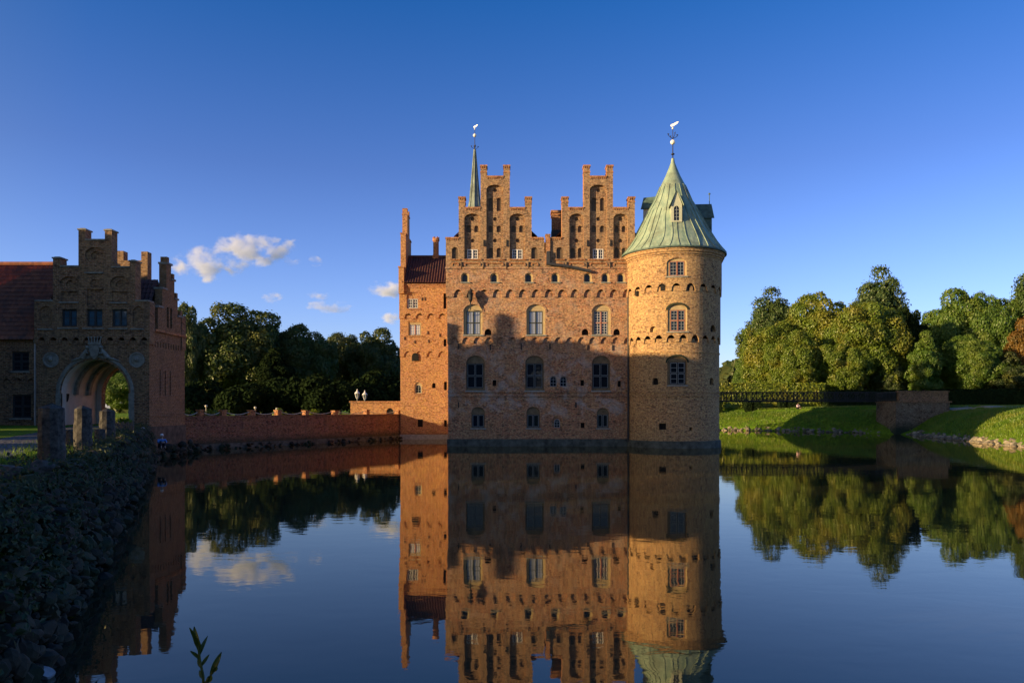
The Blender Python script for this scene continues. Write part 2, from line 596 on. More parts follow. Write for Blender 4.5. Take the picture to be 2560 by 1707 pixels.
def window(parent, f, u0, u1, v0, v1, d, cols=2, rows=4, frame=M_DARKPAINT, bar=M_WHITE, glass=M_GLASS, mull=None, edge=0.06, barw=0.035, cross=True, label=None):
    """casement window: outer frame, mullion and transom, glazing bars; its pane is a child"""
    mb = MB()
    mull = mull or frame
    mats = [frame, bar, mull]
    for a, b, c, e in ((u0, u0 + edge, v0, v1), (u1 - edge, u1, v0, v1), (u0 + edge, u1 - edge, v0, v0 + edge), (u0 + edge, u1 - edge, v1 - edge, v1)):
        mb.fbox(f, a, b, c, e, d - 0.06, d + 0.02, 0)
    um = (u0 + u1) / 2
    mw = 0.045
    if cols > 1:
        mb.fbox(f, um - mw, um + mw, v0 + edge, v1 - edge, d - 0.07, d + 0.02, 2)
    vm = v0 + (v1 - v0) * 0.5
    if cross:
        mb.fbox(f, u0 + edge, um - mw, vm - mw, vm + mw, d - 0.055, d + 0.02, 2)
        mb.fbox(f, um + mw, u1 - edge, vm - mw, vm + mw, d - 0.055, d + 0.02, 2)
    halves = [(u0 + edge, um - mw), (um + mw, u1 - edge)] if cols > 1 else [(u0 + edge, u1 - edge)]
    tiers = [(v0 + edge, vm - mw), (vm + mw, v1 - edge)] if cross else [(v0 + edge, v1 - edge)]
    sub_r = max(1, rows // (2 if cross else 1))
    sub_c = max(1, cols // 2)
    for a, b in halves:
        for c, e in tiers:
            q = barw
            for aa, bb, cc, ee in ((a, a + q, c, e), (b - q, b, c, e), (a + q, b - q, c, c + q), (a + q, b - q, e - q, e)):
                mb.fbox(f, aa, bb, cc, ee, d - 0.045, d + 0.01, 1)
            for i in range(1, sub_c):
                x = a + (b - a) * i / sub_c
                mb.fbox(f, x - q / 2, x + q / 2, c + q, e - q, d - 0.03, d + 0.01, 1)
            for i in range(1, sub_r):
                y = c + (e - c) * i / sub_r
                mb.fbox(f, a + q, b - q, y - q / 2, y + q / 2, d - 0.028, d + 0.01, 1)
    o = put('window', mb, mats, parent)
    if label:
        o['label'] = label
    pb = MB()
    pb.fbox(f, u0 + 0.02, u1 - 0.02, v0 + 0.02, v1 - 0.02, d - 0.005, d + 0.015, 0)
    put('pane', pb, [glass], o)
    return o


def arch_window(parent, f, u0, u1, v0, v1, d, bar=M_GREYPAINT, glass=M_GLASS, rise=None, rows=2):
    """small round-headed light with a cross of bars; its pane is a child"""
    mb = MB()
    lp = arch(u0, u1, v0, v1, rise)
    um = (u0 + u1) / 2
    inner = [(um + (p[0] - um) * 0.78, v0 + 0.05 + (p[1] - v0) * 0.86) for p in lp]
    n = len(lp)
    for i in range(n):
        a, b, c, e = lp[i], lp[(i + 1) % n], inner[(i + 1) % n], inner[i]
        mb.face([f(*a, d - 0.05), f(*b, d - 0.05), f(*c, d - 0.05), f(*e, d - 0.05)], None, 0)
        mb.face([f(*e, d - 0.05), f(*c, d - 0.05), f(*c, d), f(*e, d)], None, 0)
    mb.fbox(f, um - 0.02, um + 0.02, v0 + 0.05, v1 - 0.04, d - 0.045, d, 0)
    for i in range(1, rows + 1):
        y = v0 + (v1 - v0) * i / (rows + 1)
        mb.fbox(f, u0 + 0.05, um - 0.02, y - 0.018, y + 0.018, d - 0.04, d, 0)
        mb.fbox(f, um + 0.02, u1 - 0.05, y - 0.018, y + 0.018, d - 0.04, d, 0)
    o = put('window', mb, [bar], parent)
    pb = MB()
    panel(pb, lp, f, (), d - 0.004, 0)
    put('pane', pb, [glass], o)
    return o


def pantiles(mb, a, b, c, e, period=0.24, course=0.36, amp=0.045, m=0):
    """corrugated tiled slope: a-b is the eave, e-c the ridge"""
    a, b, c, e = (Vector(q) for q in (a, b, c, e))
    nu = max(2, int((b - a).length / period)) * 6
    nv = max(1, int((e - a).length / course))
    nrm = (b - a).cross(e - a).normalized()
    if nrm.z < 0:
        nrm = -nrm
    def pt(i, j, lift):
        u = i / nu
        v = j / nv
        p = a.lerp(b, u).lerp(e.lerp(c, u), v)
        ph = (i % 6) / 6 * 2 * math.pi
        return p + nrm * (amp * math.sin(ph) + amp * 0.35 * math.sin(2 * ph) + lift)
    rnd = random.Random(5)
    for j in range(nv):
        for i in range(nu):
            jig = 0.006 * rnd.random()
            p0, p1 = pt(i, j, 0.035 + jig), pt(i + 1, j, 0.035 + jig)
            p2, p3 = pt(i + 1, j + 1, jig), pt(i, j + 1, jig)
            mb.face([p0, p1, p2, p3], None, m)
            q0, q1 = pt(i, j, -0.02), pt(i + 1, j, -0.02)
            mb.face([q0, q1, p1, p0], None, m)


def wall_y(y0):
    return lambda u, v, d=0.0: (u, y0 + d, v)

# ------------------------------------------------------------------ castle
YM = 62.3
YU = 62.2


def U(px):
    return PX(px, YU)


def V(py):
    return PZ(py, YU)


castle = empty('castle', (4.0, 66.0, 0.0), 'moated red brick castle with twin stepped gables and a copper topped round tower', 'castle')
fm = wall_y(YM)

# --- main wall
mb = MB()
XL = U(1120)
lower = []
big2 = [(1165, 1212), (1313, 1360), (1480, 1526)]
glass2 = [(1167, 1208), (1316, 1357), (1482, 1522)]
for (a, b), (ga, gb) in zip(big2, glass2):
    k = [hole(rect(U(ga), U(gb), V(970), V(908)), 0.12, mb=2)]
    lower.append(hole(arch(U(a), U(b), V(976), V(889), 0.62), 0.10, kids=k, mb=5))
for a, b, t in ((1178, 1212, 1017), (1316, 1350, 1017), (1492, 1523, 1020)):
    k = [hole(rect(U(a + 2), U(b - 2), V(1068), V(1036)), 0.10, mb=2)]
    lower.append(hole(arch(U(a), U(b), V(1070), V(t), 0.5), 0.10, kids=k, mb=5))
lower.append(hole(arch(U(1381), U(1405), V(1071), V(1040)), 0.12, kids=[hole(arch(U(1386), U(1400), V(1069), V(1047)), 0.1, mb=2)]))
for a, b in ((1375, 1392), (1400, 1417)):
    lower.append(hole(arch(U(a), U(b), V(966), V(940)), 0.22, mb=2))
for x, y, w, h in ((1236, 957, 9, 14), (1456, 957, 9, 14), (1549, 959, 8, 15), (1457, 1063, 10, 13)):
    lower.append(hole(rect(U(x - w / 2), U(x + w / 2), V(y + h / 2), V(y - h / 2)), 0.3, mb=2))
panel(mb, rect(XL, 11.0, -1.0, V(845)), fm, lower, 0.0, 0)
mid = []
win3n = [(1159, 1206), (1316, 1363), (1480, 1526)]
win3g = [(1166, 1201), (1322, 1357), (1485, 1520)]
for (a, b), (ga, gb) in zip(win3n, win3g):
    k = [hole(rect(U(ga), U(gb), V(836), V(777)), 0.09, mb=2)]
    mid.append(hole(arch(U(a), U(b), V(837), V(761), 0.62), 0.13, kids=k, mj=1, mb=1))
for x in (1220, 1463, 1542):
    mid.append(hole(arch(U(x - 8.5), U(x + 8.5), V(838), V(822)), 0.28, mb=2))
panel(mb, scallop(XL - 0.06, 11.2, V(858), V(728), 0.945, V(843) - V(858), start=0.12), fm, mid, -0.12, 0, rim=0.13)
top = []
toprow = [1163, 1236, 1322, 1388, 1469, 1513, 1552]
for x in toprow:
    top.append(hole(arch(U(x - 10), U(x + 10), V(706), V(683), 0.26), 0.12, mj=1, mb=1, kids=[hole(arch(U(x - 7), U(x + 6), V(705), V(686), 0.2), 0.16, mb=2)]))
panel(mb, scallop(XL - 0.17, 11.3, V(743), V(671), 1.126, V(724) - V(743), start=0.5), fm, top, -0.24, 0, rim=0.13)
def arch_ring(mb_, f, u0, u1, v1, rise, d, m, wid=0.14, n=14):
    """rowlock ring of bricks standing a little proud round an arched head"""
    c, w = (u0 + u1) / 2, (u1 - u0) / 2
    for i in range(n):
        t0, t1 = math.pi * i / n, math.pi * (i + 1) / n
        P = []
        for t in (t0, t1):
            for e in (0.0, wid):
                P.append((c + (w + e) * math.cos(t), v1 - rise + (rise + e) * math.sin(t)))
        mb_.face([f(*P[0], d), f(*P[1], d), f(*P[3], d), f(*P[2], d)], [(t0 * 2, 0), (t0 * 2, wid), (t1 * 2, wid), (t1 * 2, 0)], m)
        mb_.face([f(*P[1], d), f(*P[1], d + 0.06), f(*P[3], d + 0.06), f(*P[3], d)], None, m)
        mb_.face([f(*P[0], d), f(*P[0], d + 0.06), f(*P[2], d + 0.06), f(*P[2], d)], None, m)


for a, b in big2:
    arch_ring(mb, fm, U(a) - 0.01, U(b) + 0.01, V(889) + 0.01, 0.62, -0.035, 6)
for a, b, t_ in ((1178, 1212, 1017), (1316, 1350, 1017), (1492, 1523, 1020)):
    arch_ring(mb, fm, U(a) - 0.01, U(b) + 0.01, V(t_) + 0.01, 0.5, -0.03, 6, 0.11)
for a, b in win3n:
    arch_ring(mb, fm, U(a) - 0.01, U(b) + 0.01, V(761) + 0.01, 0.62, -0.155, 6)
# string courses, sills and plinth
for y in (978.5, 988.5):
    mb.fbox(fm, XL - 0.03, 10.6, V(y + 2), V(y - 1.5), -0.09, 0.02, 0)
mb.fbox(fm, XL - 0.24, 11.2, V(673), V(669), -0.31, -0.2, 0)
for a, b in win3n:
    mb.fbox(fm, U(a - 2), U(b + 3), V(840), V(837), -0.22, -0.1, 3)
for a, b in big2:
    mb.fbox(fm, U(a - 2), U(b + 2), V(979.5), V(976), -0.11, 0.01, 3)
for a, b in ((1176, 1215), (1314, 1353), (1490, 1526)):
    mb.fbox(fm, U(a), U(b), V(1073), V(1070), -0.10, 0.01, 3)
for x in toprow:
    mb.fbox(fm, U(x - 11), U(x + 13), V(708.5), V(706), -0.33, -0.22, 3)
panel(mb, rect(XL - 0.08, 10.4, -1.0, V(1098)), lambda u, v, d=0: (u, YM - 0.10 - max(0.0, V(1098) - v) * 0.12, v), (), 0.0, 4)
mb.fbox(fm, XL - 0.08, 10.4, V(1099), V(1097), -0.104, 0.0, 4)
# body behind the facade, side walls and rear
mb.box(XL + 0.004, 13.2, YM + 0.8, 80.5, -1.0, V(600), 0, False)
panel(mb, rect(YM, YM + 1.0, -1, V(845)), lambda u, v, d=0: (XL, u, v), (), 0, 0)
panel(mb, rect(YM - .12, 80.4, V(858), V(728)), lambda u, v, d=0: (XL - 0.06, u, v), (), 0, 0)
panel(mb, rect(YM - .24, 80.4, V(743), V(600)), lambda u, v, d=0: (XL - 0.17, u, v), (), 0, 0)
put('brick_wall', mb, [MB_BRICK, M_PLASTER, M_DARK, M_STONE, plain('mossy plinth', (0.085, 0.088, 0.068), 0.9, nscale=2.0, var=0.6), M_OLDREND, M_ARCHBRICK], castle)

# --- twin gables
mb = MB()


def gable_pts(c, sgn=1):
    h = [(123, 594), (91, 594), (91, 493), (75, 493), (75, 519), (36.5, 519), (36.5, 414), (21, 414), (21, 441)]
    return [(c + x, y) for x, y in h] + [(c - x, y) for x, y in reversed(h)]


gl = [(1115, 671), (1615, 671)] + gable_pts(1495.5)
gl = [(min(x, 1615), y) for x, y in gl]
gl += [(1375, 594), (1375, 634), (1361, 634)] + [p for p in gable_pts(1238)]
CAP = 0.13
out = []
for i, (x, y) in enumerate(gl):
    out.append((U(x), V(y) - (CAP if y < 660 and y != 634 else 0)))
# drop duplicates
o2 = []
for p in out:
    if not o2 or (abs(p[0] - o2[-1][0]) + abs(p[1] - o2[-1][1])) > 1e-3:
        o2.append(p)
if abs(o2[0][0] - o2[-1][0]) + abs(o2[0][1] - o2[-1][1]) < 1e-3:
    o2.pop()
gh = []
gwins = []


def rnd_loop(px, py, r, n=10):
    return [(U(px) + r * math.cos(2 * math.pi * i / n), V(py) + r * math.sin(2 * math.pi * i / n)) for i in range(n)]


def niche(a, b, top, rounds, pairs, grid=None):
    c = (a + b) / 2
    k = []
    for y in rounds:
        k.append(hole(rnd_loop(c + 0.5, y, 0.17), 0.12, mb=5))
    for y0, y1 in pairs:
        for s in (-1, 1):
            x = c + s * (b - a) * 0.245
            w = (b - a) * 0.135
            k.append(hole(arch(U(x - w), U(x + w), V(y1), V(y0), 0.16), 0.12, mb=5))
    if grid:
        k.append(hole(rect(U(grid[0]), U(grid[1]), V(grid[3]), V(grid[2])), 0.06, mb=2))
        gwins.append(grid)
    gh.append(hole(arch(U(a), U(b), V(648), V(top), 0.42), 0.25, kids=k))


P_B, P_M, P_T = (619, 643), (563.5, 580), (494, 527)
niche(1161, 1201, 535, [547, 601], [P_M], (1168.5, 1194, 623, 647))
niche(1216, 1258, 463, [475, 547, 601], [P_T, P_M, P_B])
niche(1274, 1313, 535, [547, 601], [P_M], (1281, 1306, 623, 647))
niche(1423, 1459, 535, [547, 601], [P_M, P_B])
niche(1474, 1517, 463, [475, 547, 601], [P_T, P_M], (1482.5, 1508.5, 622, 647))
niche(1533, 1569, 535, [547, 601], [P_M, P_B])
for a, b in ((1130, 1145), (1328, 1344), (1391, 1407)):
    gh.append(hole(arch(U(a), U(b), V(649), V(619), 0.2), 0.14, mb=5))
panel(mb, o2, fm, gh, -0.24, 0, rim=0.85, rim_m=3)
panel(mb, o2, fm, (), 0.605, 0)
# red brick copings on every step
for c in (1238, 1495.5):
    for a, b, y in ((-123, -91, 594), (-91, -75, 493), (-75, -36.5, 519), (-36.5, -21, 414), (-21, 21, 441), (21, 36.5, 414), (36.5, 75, 519), (75, 91, 493), (91, 120, 594)):
        e0 = 0.05 if y in (414, 493, 594) else 0.0
        e1 = 0.05 if y in (414, 493, 594) else 0.0
        mb.fbox(fm, U(c + a) - e0, U(c + b) + e1, V(y) - CAP, V(y), -0.30, 0.66, 3)
        # a row of headers under the coping
        n = int((b - a) / 5)
        for i in range(n):
            uu = U(c + a + (b - a) * (i + 0.3) / n)
            mb.fbox(fm, uu, uu + 0.075, V(y) - CAP - 0.13, V(y) - CAP - 0.002, -0.275, -0.235, 3)
    for s in (-1, 1):
        for x0, x1, y0 in ((75, 91, 505), (21, 36.5, 431)):
            a, b = sorted((c + s * x0, c + s * x1))
            mb.fbox(fm, U(a) - 0.03, U(b) + 0.03, V(y0 + 2), V(y0 - 1), -0.275, 0.63, 3)
# sills and hanging mouldings below the niches
for a, b in ((1126, 1150), (1158, 1204), (1213, 1261), (1271, 1316), (1325, 1348), (1388, 1411), (1420, 1462), (1471, 1520), (1530, 1572)):
    mb.fbox(fm, U(a), U(b), V(651.5), V(648.5), -0.33, -0.22, 3)
    mb.fbox(fm, U(a + 3), U(b - 3), V(660.5), V(658), -0.30, -0.22, 3)
    mb.fbox(fm, U(a + 2), U(a + 6), V(665), V(660.5), -0.30, -0.22, 3)
    mb.fbox(fm, U(b - 6), U(b - 2), V(665), V(660.5), -0.30, -0.22, 3)
# iron wall ties
for x, y in ((1210, 609), (1267, 609), (1468, 609), (1526, 609), (1155, 664), (1210, 665), (1267, 665), (1322, 664), (1417, 664), (1468, 664), (1526, 664)):
    mb.fbox(fm, U(x - 1.4), U(x + 1.4), V(y + 8), V(y - 8), -0.31, -0.235, 4)
put('stepped_gable', mb, [M_GABLE, M_PLASTER, M_DARK, M_RED, M_IRON, M_BLIND], castle)
for g in gwins:
    window(castle, fm, U(g[0]), U(g[1]), V(g[3]), V(g[2]), 0.05, cols=4, rows=3, frame=M_WHITE, bar=M_WHITE, edge=0.035, cross=False, barw=0.026)
# iron ties on the lower walls
for x, y, d in ((1146, 866, 0.0), (1226, 868, 0.0), (1303, 866, 0), (1375, 866, 0), (1470, 868, 0.0), (1532, 869, 0.0), (1146, 1012, 0), (1440, 1012, 0)):
    mb = MB()
    mb.fbox(fm, U(x - 1.5), U(x + 1.5), V(y + 7), V(y - 7), d - 0.06, d + 0.01, 0)
    put('wall_tie', mb, [M_IRON], castle)

for (a, b), kind in zip(win3g, ('c', 'c', 'g')):
    window(castle, fm, U(a), U(b), V(836), V(777), 0.09, cols=4, rows=8, frame=M_DARKPAINT, bar=M_GREYPAINT if kind == 'c' else M_WHITE, glass=M_CURTAIN if kind == 'c' else M_GLASS, mull=M_REDPAINT if kind == 'g' else M_DARKPAINT, barw=0.022)
for a, b in glass2:
    window(castle, fm, U(a), U(b), V(970), V(908), 0.21, cols=2, rows=2, frame=M_DARKPAINT, bar=M_GREYPAINT, glass=M_GLASS, barw=0.024)
for a, b in ((1178, 1212), (1316, 1350), (1492, 1523)):
    window(castle, fm, U(a + 2), U(b - 2), V(1068), V(1036), 0.19, cols=2, rows=1, frame=M_DARKPAINT, bar=M_GREYPAINT, glass=M_GLASS, cross=False, barw=0.03, edge=0.05)
arch_window(castle, fm, U(1386), U(1400), V(1069), V(1047), 0.2)
for a, b in ((1375, 1392), (1400, 1417)):
    arch_window(castle, fm, U(a), U(b), V(966), V(940), 0.2)
for x in toprow:
    arch_window(castle, fm, U(x - 7), U(x + 6), V(705), V(686), 0.02, bar=M_DARKPAINT, rise=0.2)

mb = MB()
mb.tube([(U(1569.5), YM - 0.30, 0.4), (U(1569.5), YM - 0.30, V(672))], 0.075, 8, 0)  # dark tube standing in for the dark joint between wall and tower
put('upright_tube', mb, [M_LEAD], castle)
# statue-like lantern bracket standing out from the second arch of the upper frieze
mb = MB()
bx, bz = U(1177), V(735)
mb.lathe(bx, YM - 0.55, [(0.04, bz - 1.25), (0.07, bz - 1.0), (0.05, bz - 0.8), (0.17, bz - 0.55), (0.22, bz - 0.1), (0.26, bz - 0.05), (0.12, bz + 0.15), (0.04, bz + 0.4)], 10, 0)
mb.tube([(bx, YM - 0.1, bz - 1.3), (bx, YM - 0.45, bz - 1.25), (bx, YM - 0.55, bz - 1.0)], 0.035, 6, 0)
mb.tube([(bx - 0.25, YM - 0.1, bz - 1.75), (bx - 0.12, YM - 0.3, bz - 1.55), (bx, YM - 0.45, bz - 1.25)], 0.03, 6, 0)
put('iron_bracket', mb, [M_IRON], castle)

# --- roofs behind the gables
mb = MB()
for c in (1238, 1495.5):
    x0, x1, xc = U(c - 121), U(c + 121), U(c)
    z0, z1 = V(603), V(484)
    pantiles(mb, (x0, 80.4, z0), (x0, YM + 0.62, z0), (xc, YM + 0.62, z1), (xc, 80.4, z1), 0.5, 0.8)
    pantiles(mb, (x1, YM + 0.62, z0), (x1, 80.4, z0), (xc, 80.4, z1), (xc, YM + 0.62, z1), 0.5, 0.8)
    mb.face([(x0, 80.4, z0), (x1, 80.4, z0), (xc, 80.4, z1)])
put('tiled_roof', mb, [M_TILE_DARK], castle)

# chimney in the valley, small pier, lead gutter
mb = MB()
yc = 66.0
x0, x1 = PX(1380, yc), PX(1405, yc)
mb.box(x0, x1, yc, yc + 0.9, PZ(640, yc), PZ(528, yc), 0)
mb.box(x0 - 0.07, x1 + 0.07, yc - 0.07, yc + 0.97, PZ(540, yc), PZ(536, yc), 0)
mb.box(x0 - 0.10, x1 + 0.10, yc - 0.10, yc + 1.0, PZ(532, yc), PZ(526, yc), 0)
mb.box(x0 - 0.04, x1 + 0.04, yc - 0.05, yc + 0.95, PZ(640, yc), PZ(575, yc), 1)
put('chimney', mb, [M_RED, M_LEAD], castle)
mb = MB()
mb.box(U(1364), U(1375), YM - 0.36, YM + 0.4, V(663), V(590), 0)
mb.box(U(1363), U(1376), YM - 0.40, YM + 0.45, V(590), V(587), 0)
put('brick_pier', mb, [M_RED], castle)
mb = MB()
mb.box(U(1365.5), U(1374), YM - 0.48, YM - 0.365, V(664), V(630), 0)
mb.tube([(U(1366), YM - 0.45, V(661)), (U(1420), YM - 0.45, V(668)), (U(1476), YM - 0.40, V(680))], 0.13, 8, 0)
put('gutter', mb, [M_LEAD], castle)

# --- round tower
TX, TY, TR = PX(1682, 62.6), 62.6, 3.79


def ft(u, v, d=0.0):
    a = u / TR
    r = TR - d
    return (TX + r * math.sin(a), TY - r * math.cos(a), v)


def TU(px):
    return TR * math.asin(max(-0.999, min(0.999, (px - 1682) / 112.5)))


def TV(py):
    return PZ(py, 59.0)


C = math.pi * TR
mb = MB()
tl = [hole(arch(TU(1646), TU(1691), TV(963), TV(891), 0.5), 0.10, mb=6, kids=[hole(rect(TU(1651), TU(1688), TV(961), TV(905)), 0.1, mb=2)]),
      hole(arch(TU(1614), TU(1626), TV(961), TV(944)), 0.25, mb=2), hole(arch(TU(1751), TU(1763), TV(961), TV(943)), 0.25, mb=2),
      hole(rect(TU(1627), TU(1643), TV(1074), TV(1058)), 0.3, mb=2), hole(rect(TU(1697), TU(1704), TV(1076), TV(1068)), 0.3, mb=2)]
panel(mb, rect(-C, C, -1.0, 8.75), ft, tl, 0.0, 0, grid=0.33)
tm = [hole(arch(TU(1647), TU(1690), TV(829), TV(762), 0.42), 0.13, mj=1, mb=1, kids=[hole(rect(TU(1652), TU(1687), TV(828), TV(775)), 0.09, mb=2)]),
      hole(arch(TU(1610), TU(1623), TV(829), TV(814)), 0.25, mj=0), hole(arch(TU(1750), TU(1766), TV(827), TV(810)), 0.28, mb=2)]
panel(mb, scallop(-C, C, 8.48, 12.9, 0.95, 0.56), ft, tm, -0.10, 0, rim=0.11, grid=0.33)
tt = [hole(arch(TU(1645), TU(1688), TV(692), TV(647), 0.36), 0.13, mj=1, mb=1, kids=[hole(rect(TU(1650), TU(1685), TV(691), TV(654)), 0.09, mb=2)])]
panel(mb, scallop(-C, C, 12.5, 15.45, 1.10, 0.62), ft, tt, -0.20, 0, rim=0.11, grid=0.33)
for px, w, y0, y1 in ((1637, 9, 727, 712), (1700, 17, 727, 707), (1586, 4, 733, 720)):
    pass
mb.fbox(ft, TU(1632), TU(1641), TV(727), TV(712), -0.14, -0.06, 2)
panel(mb, arch(TU(1691), TU(1708), TV(727), TV(708)), ft, (), -0.106, 2)
mb.fbox(ft, TU(1584), TU(1588), TV(733), TV(720), -0.24, -0.16, 2)
mb.fbox(ft, TU(1710), TU(1722), TV(852), TV(838), -0.012, 0.03, 2)
arch_ring(mb, ft, TU(1646) - 0.01, TU(1691) + 0.01, TV(891) + 0.01, 0.5, -0.035, 0)
arch_ring(mb, ft, TU(1647) - 0.01, TU(1690) + 0.01, TV(762) + 0.01, 0.42, -0.135, 4)
for z in (TV(978.5), TV(988.5)):
    mb.lathe(TX, TY, [(TR, z - 0.07), (TR + 0.06, z - 0.07), (TR + 0.06, z + 0.05), (TR, z + 0.05)], 72, 0, False)
z = TV(879)
mb.lathe(TX, TY, [(TR, z - 0.06), (TR + 0.05, z - 0.06), (TR + 0.05, z + 0.05), (TR, z + 0.05)], 72, 0, False)
for a, b, y, d in ((1645, 1693, 964, 0.0), (1645, 1694, 830.5, -0.10), (1643, 1691, 693.5, -0.20)):
    u0, u1 = TU(a), TU(b)
    for i in range(4):
        mb.fbox(ft, u0 + (u1 - u0) * i / 4, u0 + (u1 - u0) * (i + 1) / 4, TV(y + 1.5), TV(y - 1.5), d - 0.09, d + 0.01, 3)
mb.lathe(TX, TY, [(TR + 0.20, 15.30), (TR + 0.25, 15.32), (TR + 0.25, 15.42), (TR + 0.33, 15.46), (TR + 0.33, 15.58), (TR + 0.42, 15.64), (TR + 0.42, 15.78), (TR + 0.46, 15.84), (TR + 0.46, 15.95)], 80, 4, False)
mb.lathe(TX, TY, [(TR + 0.22, -1.0), (TR + 0.12, 0.55), (TR, 0.56)], 72, 5, False)
put('round_tower', mb, [M_TOWER, M_PLASTER, M_DARK, M_STONE, M_TOWER, bpy.data.materials['mossy plinth'], M_OLDREND], castle)
window(castle, ft, TU(1651), TU(1688), TV(961), TV(905), 0.19, cols=2, rows=4, frame=M_DARKPAINT, bar=M_GREYPAINT)
window(castle, ft, TU(1652), TU(1687), TV(828), TV(775), 0.10, cols=4, rows=6, frame=M_REDPAINT, bar=M_GREYPAINT, mull=M_REDPAINT, barw=0.026)
window(castle, ft, TU(1650), TU(1685), TV(691), TV(654), 0.0, cols=4, rows=4, frame=M_REDPAINT, bar=M_GREYPAINT, mull=M_REDPAINT, cross=False, barw=0.026)

# copper bell roof with standing seams
PROF = [(4.33, 15.96), (4.36, 16.06), (4.20, 16.26), (3.92, 16.60), (3.62, 17.02), (3.36, 17.45), (3.10, 17.90), (2.65, 18.73), (2.18, 19.64), (1.64, 20.55), (1.07, 21.9), (0.62, 22.8), (0.38, 23.4), (0.17, 23.95), (0.12, 24.3)]
mb = MB()
mb.lathe(TX, TY, PROF, 64, 0)
NS = 34
for k in range(NS):
    a0 = 2 * math.pi * (k + 0.5) / NS
    pr = PROF[1:11] if k % 2 else PROF[1:9]
    for (r0, z0), (r1, z1) in zip(pr, pr[1:]):
        h0, h1 = 0.035, 0.035
        b0 = a0 + 0.10 * math.sin((z0 - 16) * 0.9) * (1.0 if k % 3 else -0.4) * max(0, (19.5 - z0)) / 3.5
        b1 = a0 + 0.10 * math.sin((z1 - 16) * 0.9) * (1.0 if k % 3 else -0.4) * max(0, (19.5 - z1)) / 3.5
        P = []
        for r, zz, b in ((r0, z0, b0), (r1, z1, b1)):
            w = 0.022 / r
            for s, h in ((-1, -0.02), (-1, 0.05), (1, 0.05), (1, -0.02)):
                P.append((TX + (r + h) * math.sin(b + s * w), TY - (r + h) * math.cos(b + s * w), zz + (0.02 if h > 0 else 0)))
        for i in range(3):
            mb.face([P[i], P[i + 1], P[4 + i + 1], P[4 + i]], None, 0)
mb.lathe(TX, TY, [(4.30, 15.90), (4.40, 15.93), (4.40, 16.02), (4.34, 16.06)], 64, 1, False)
put('tower_roof', mb, [M_COPPER, M_COPPER_DARK], castle, smooth=False)


def dormer(ang, r_face, w, z0, ze, zp, r_back, mats, finial=False):
    """steep gabled dormer facing outwards at ANG from the tower axis"""
    ca, sa = math.cos(ang), math.sin(ang)

    def g(u, v, d=0.0):
        r = r_face - d
        return (TX + r * sa + u * ca, TY - r * ca + u * sa, v)
    m_ = MB()
    h = w / 2
    wl_ = [(-h, z0), (h, z0), (h, ze), (-h, ze)]
    panel(m_, wl_, g, [hole(arch(-h * 0.5, h * 0.5, z0 + 0.12, ze - 0.12), 0.10, mb=2)], 0.0, 0)
    dep = r_face - r_back
    for s in (-1, 1):
        m_.face([g(s * h, z0, 0), g(s * h, ze, 0), g(s * h, ze, dep), g(s * h, z0, dep)], None, 0)
    o_ = h + 0.12
    ov = -0.18
    m_.face([g(-h, ze, 0), g(h, ze, 0), g(0, zp - 0.1, 0)], None, 0)
    for s in (-1, 1):
        m_.face([g(s * o_, ze - 0.05, ov), g(0, zp, ov * 0.4), g(0, zp, dep), g(s * o_, ze - 0.05, dep)], None, 1)
        m_.face([g(s * o_, ze - 0.11, ov), g(0, zp - 0.07, ov * 0.4), g(0, zp - 0.07, dep), g(s * o_, ze - 0.11, dep)], None, 1)
        m_.face([g(s * o_, ze - 0.05, ov), g(0, zp, ov * 0.4), g(0, zp - 0.07, ov * 0.4), g(s * o_, ze - 0.11, ov)], None, 1)
    if finial:
        m_.tube([g(0, zp - 0.1, 0.1), g(0, zp + 0.8, 0.1)], 0.03, 6, 1)
        m_.ball(g(0, zp + 0.85, 0.1), 0.09, 1)
    o = put('dormer', m_, mats, castle)
    arch_window(o, g, -h * 0.5, h * 0.5, z0 + 0.12, ze - 0.12, 0.09, bar=M_GREYPAINT) if False else None
    pb = MB()
    panel(pb, arch(-h * 0.5, h * 0.5, z0 + 0.12, ze - 0.12), g, (), 0.09, 0)
    for yy in (0.3, 0.5, 0.7):
        zz = z0 + (ze - z0) * yy
        pb.fbox(g, -h * 0.45, h * 0.45, zz - 0.015, zz + 0.015, 0.06, 0.085, 1)
    pb.fbox(g, -0.018, 0.018, z0 + 0.13, ze - 0.15, 0.055, 0.085, 1)
    put('pane', pb, [M_GLASS, M_GREYPAINT], o)
    return o


dormer(R(-6.5), 2.98, 0.86, 18.20, 19.62, 20.85, 0.9, [plain('pale dormer paint', (0.42, 0.44, 0.33), 0.6, var=0.15), M_COPPER, M_DARK])
dormer(R(86), 3.15, 1.05, 17.75, 19.15, 20.4, 0.9, [M_COPPER_DARK, M_COPPER_DARK, M_DARK], True)
dormer(R(-112), 2.42, 1.0, 18.9, 20.2, 21.25, 0.6, [M_WHITEWASH, M_COPPER_DARK, M_DARK])


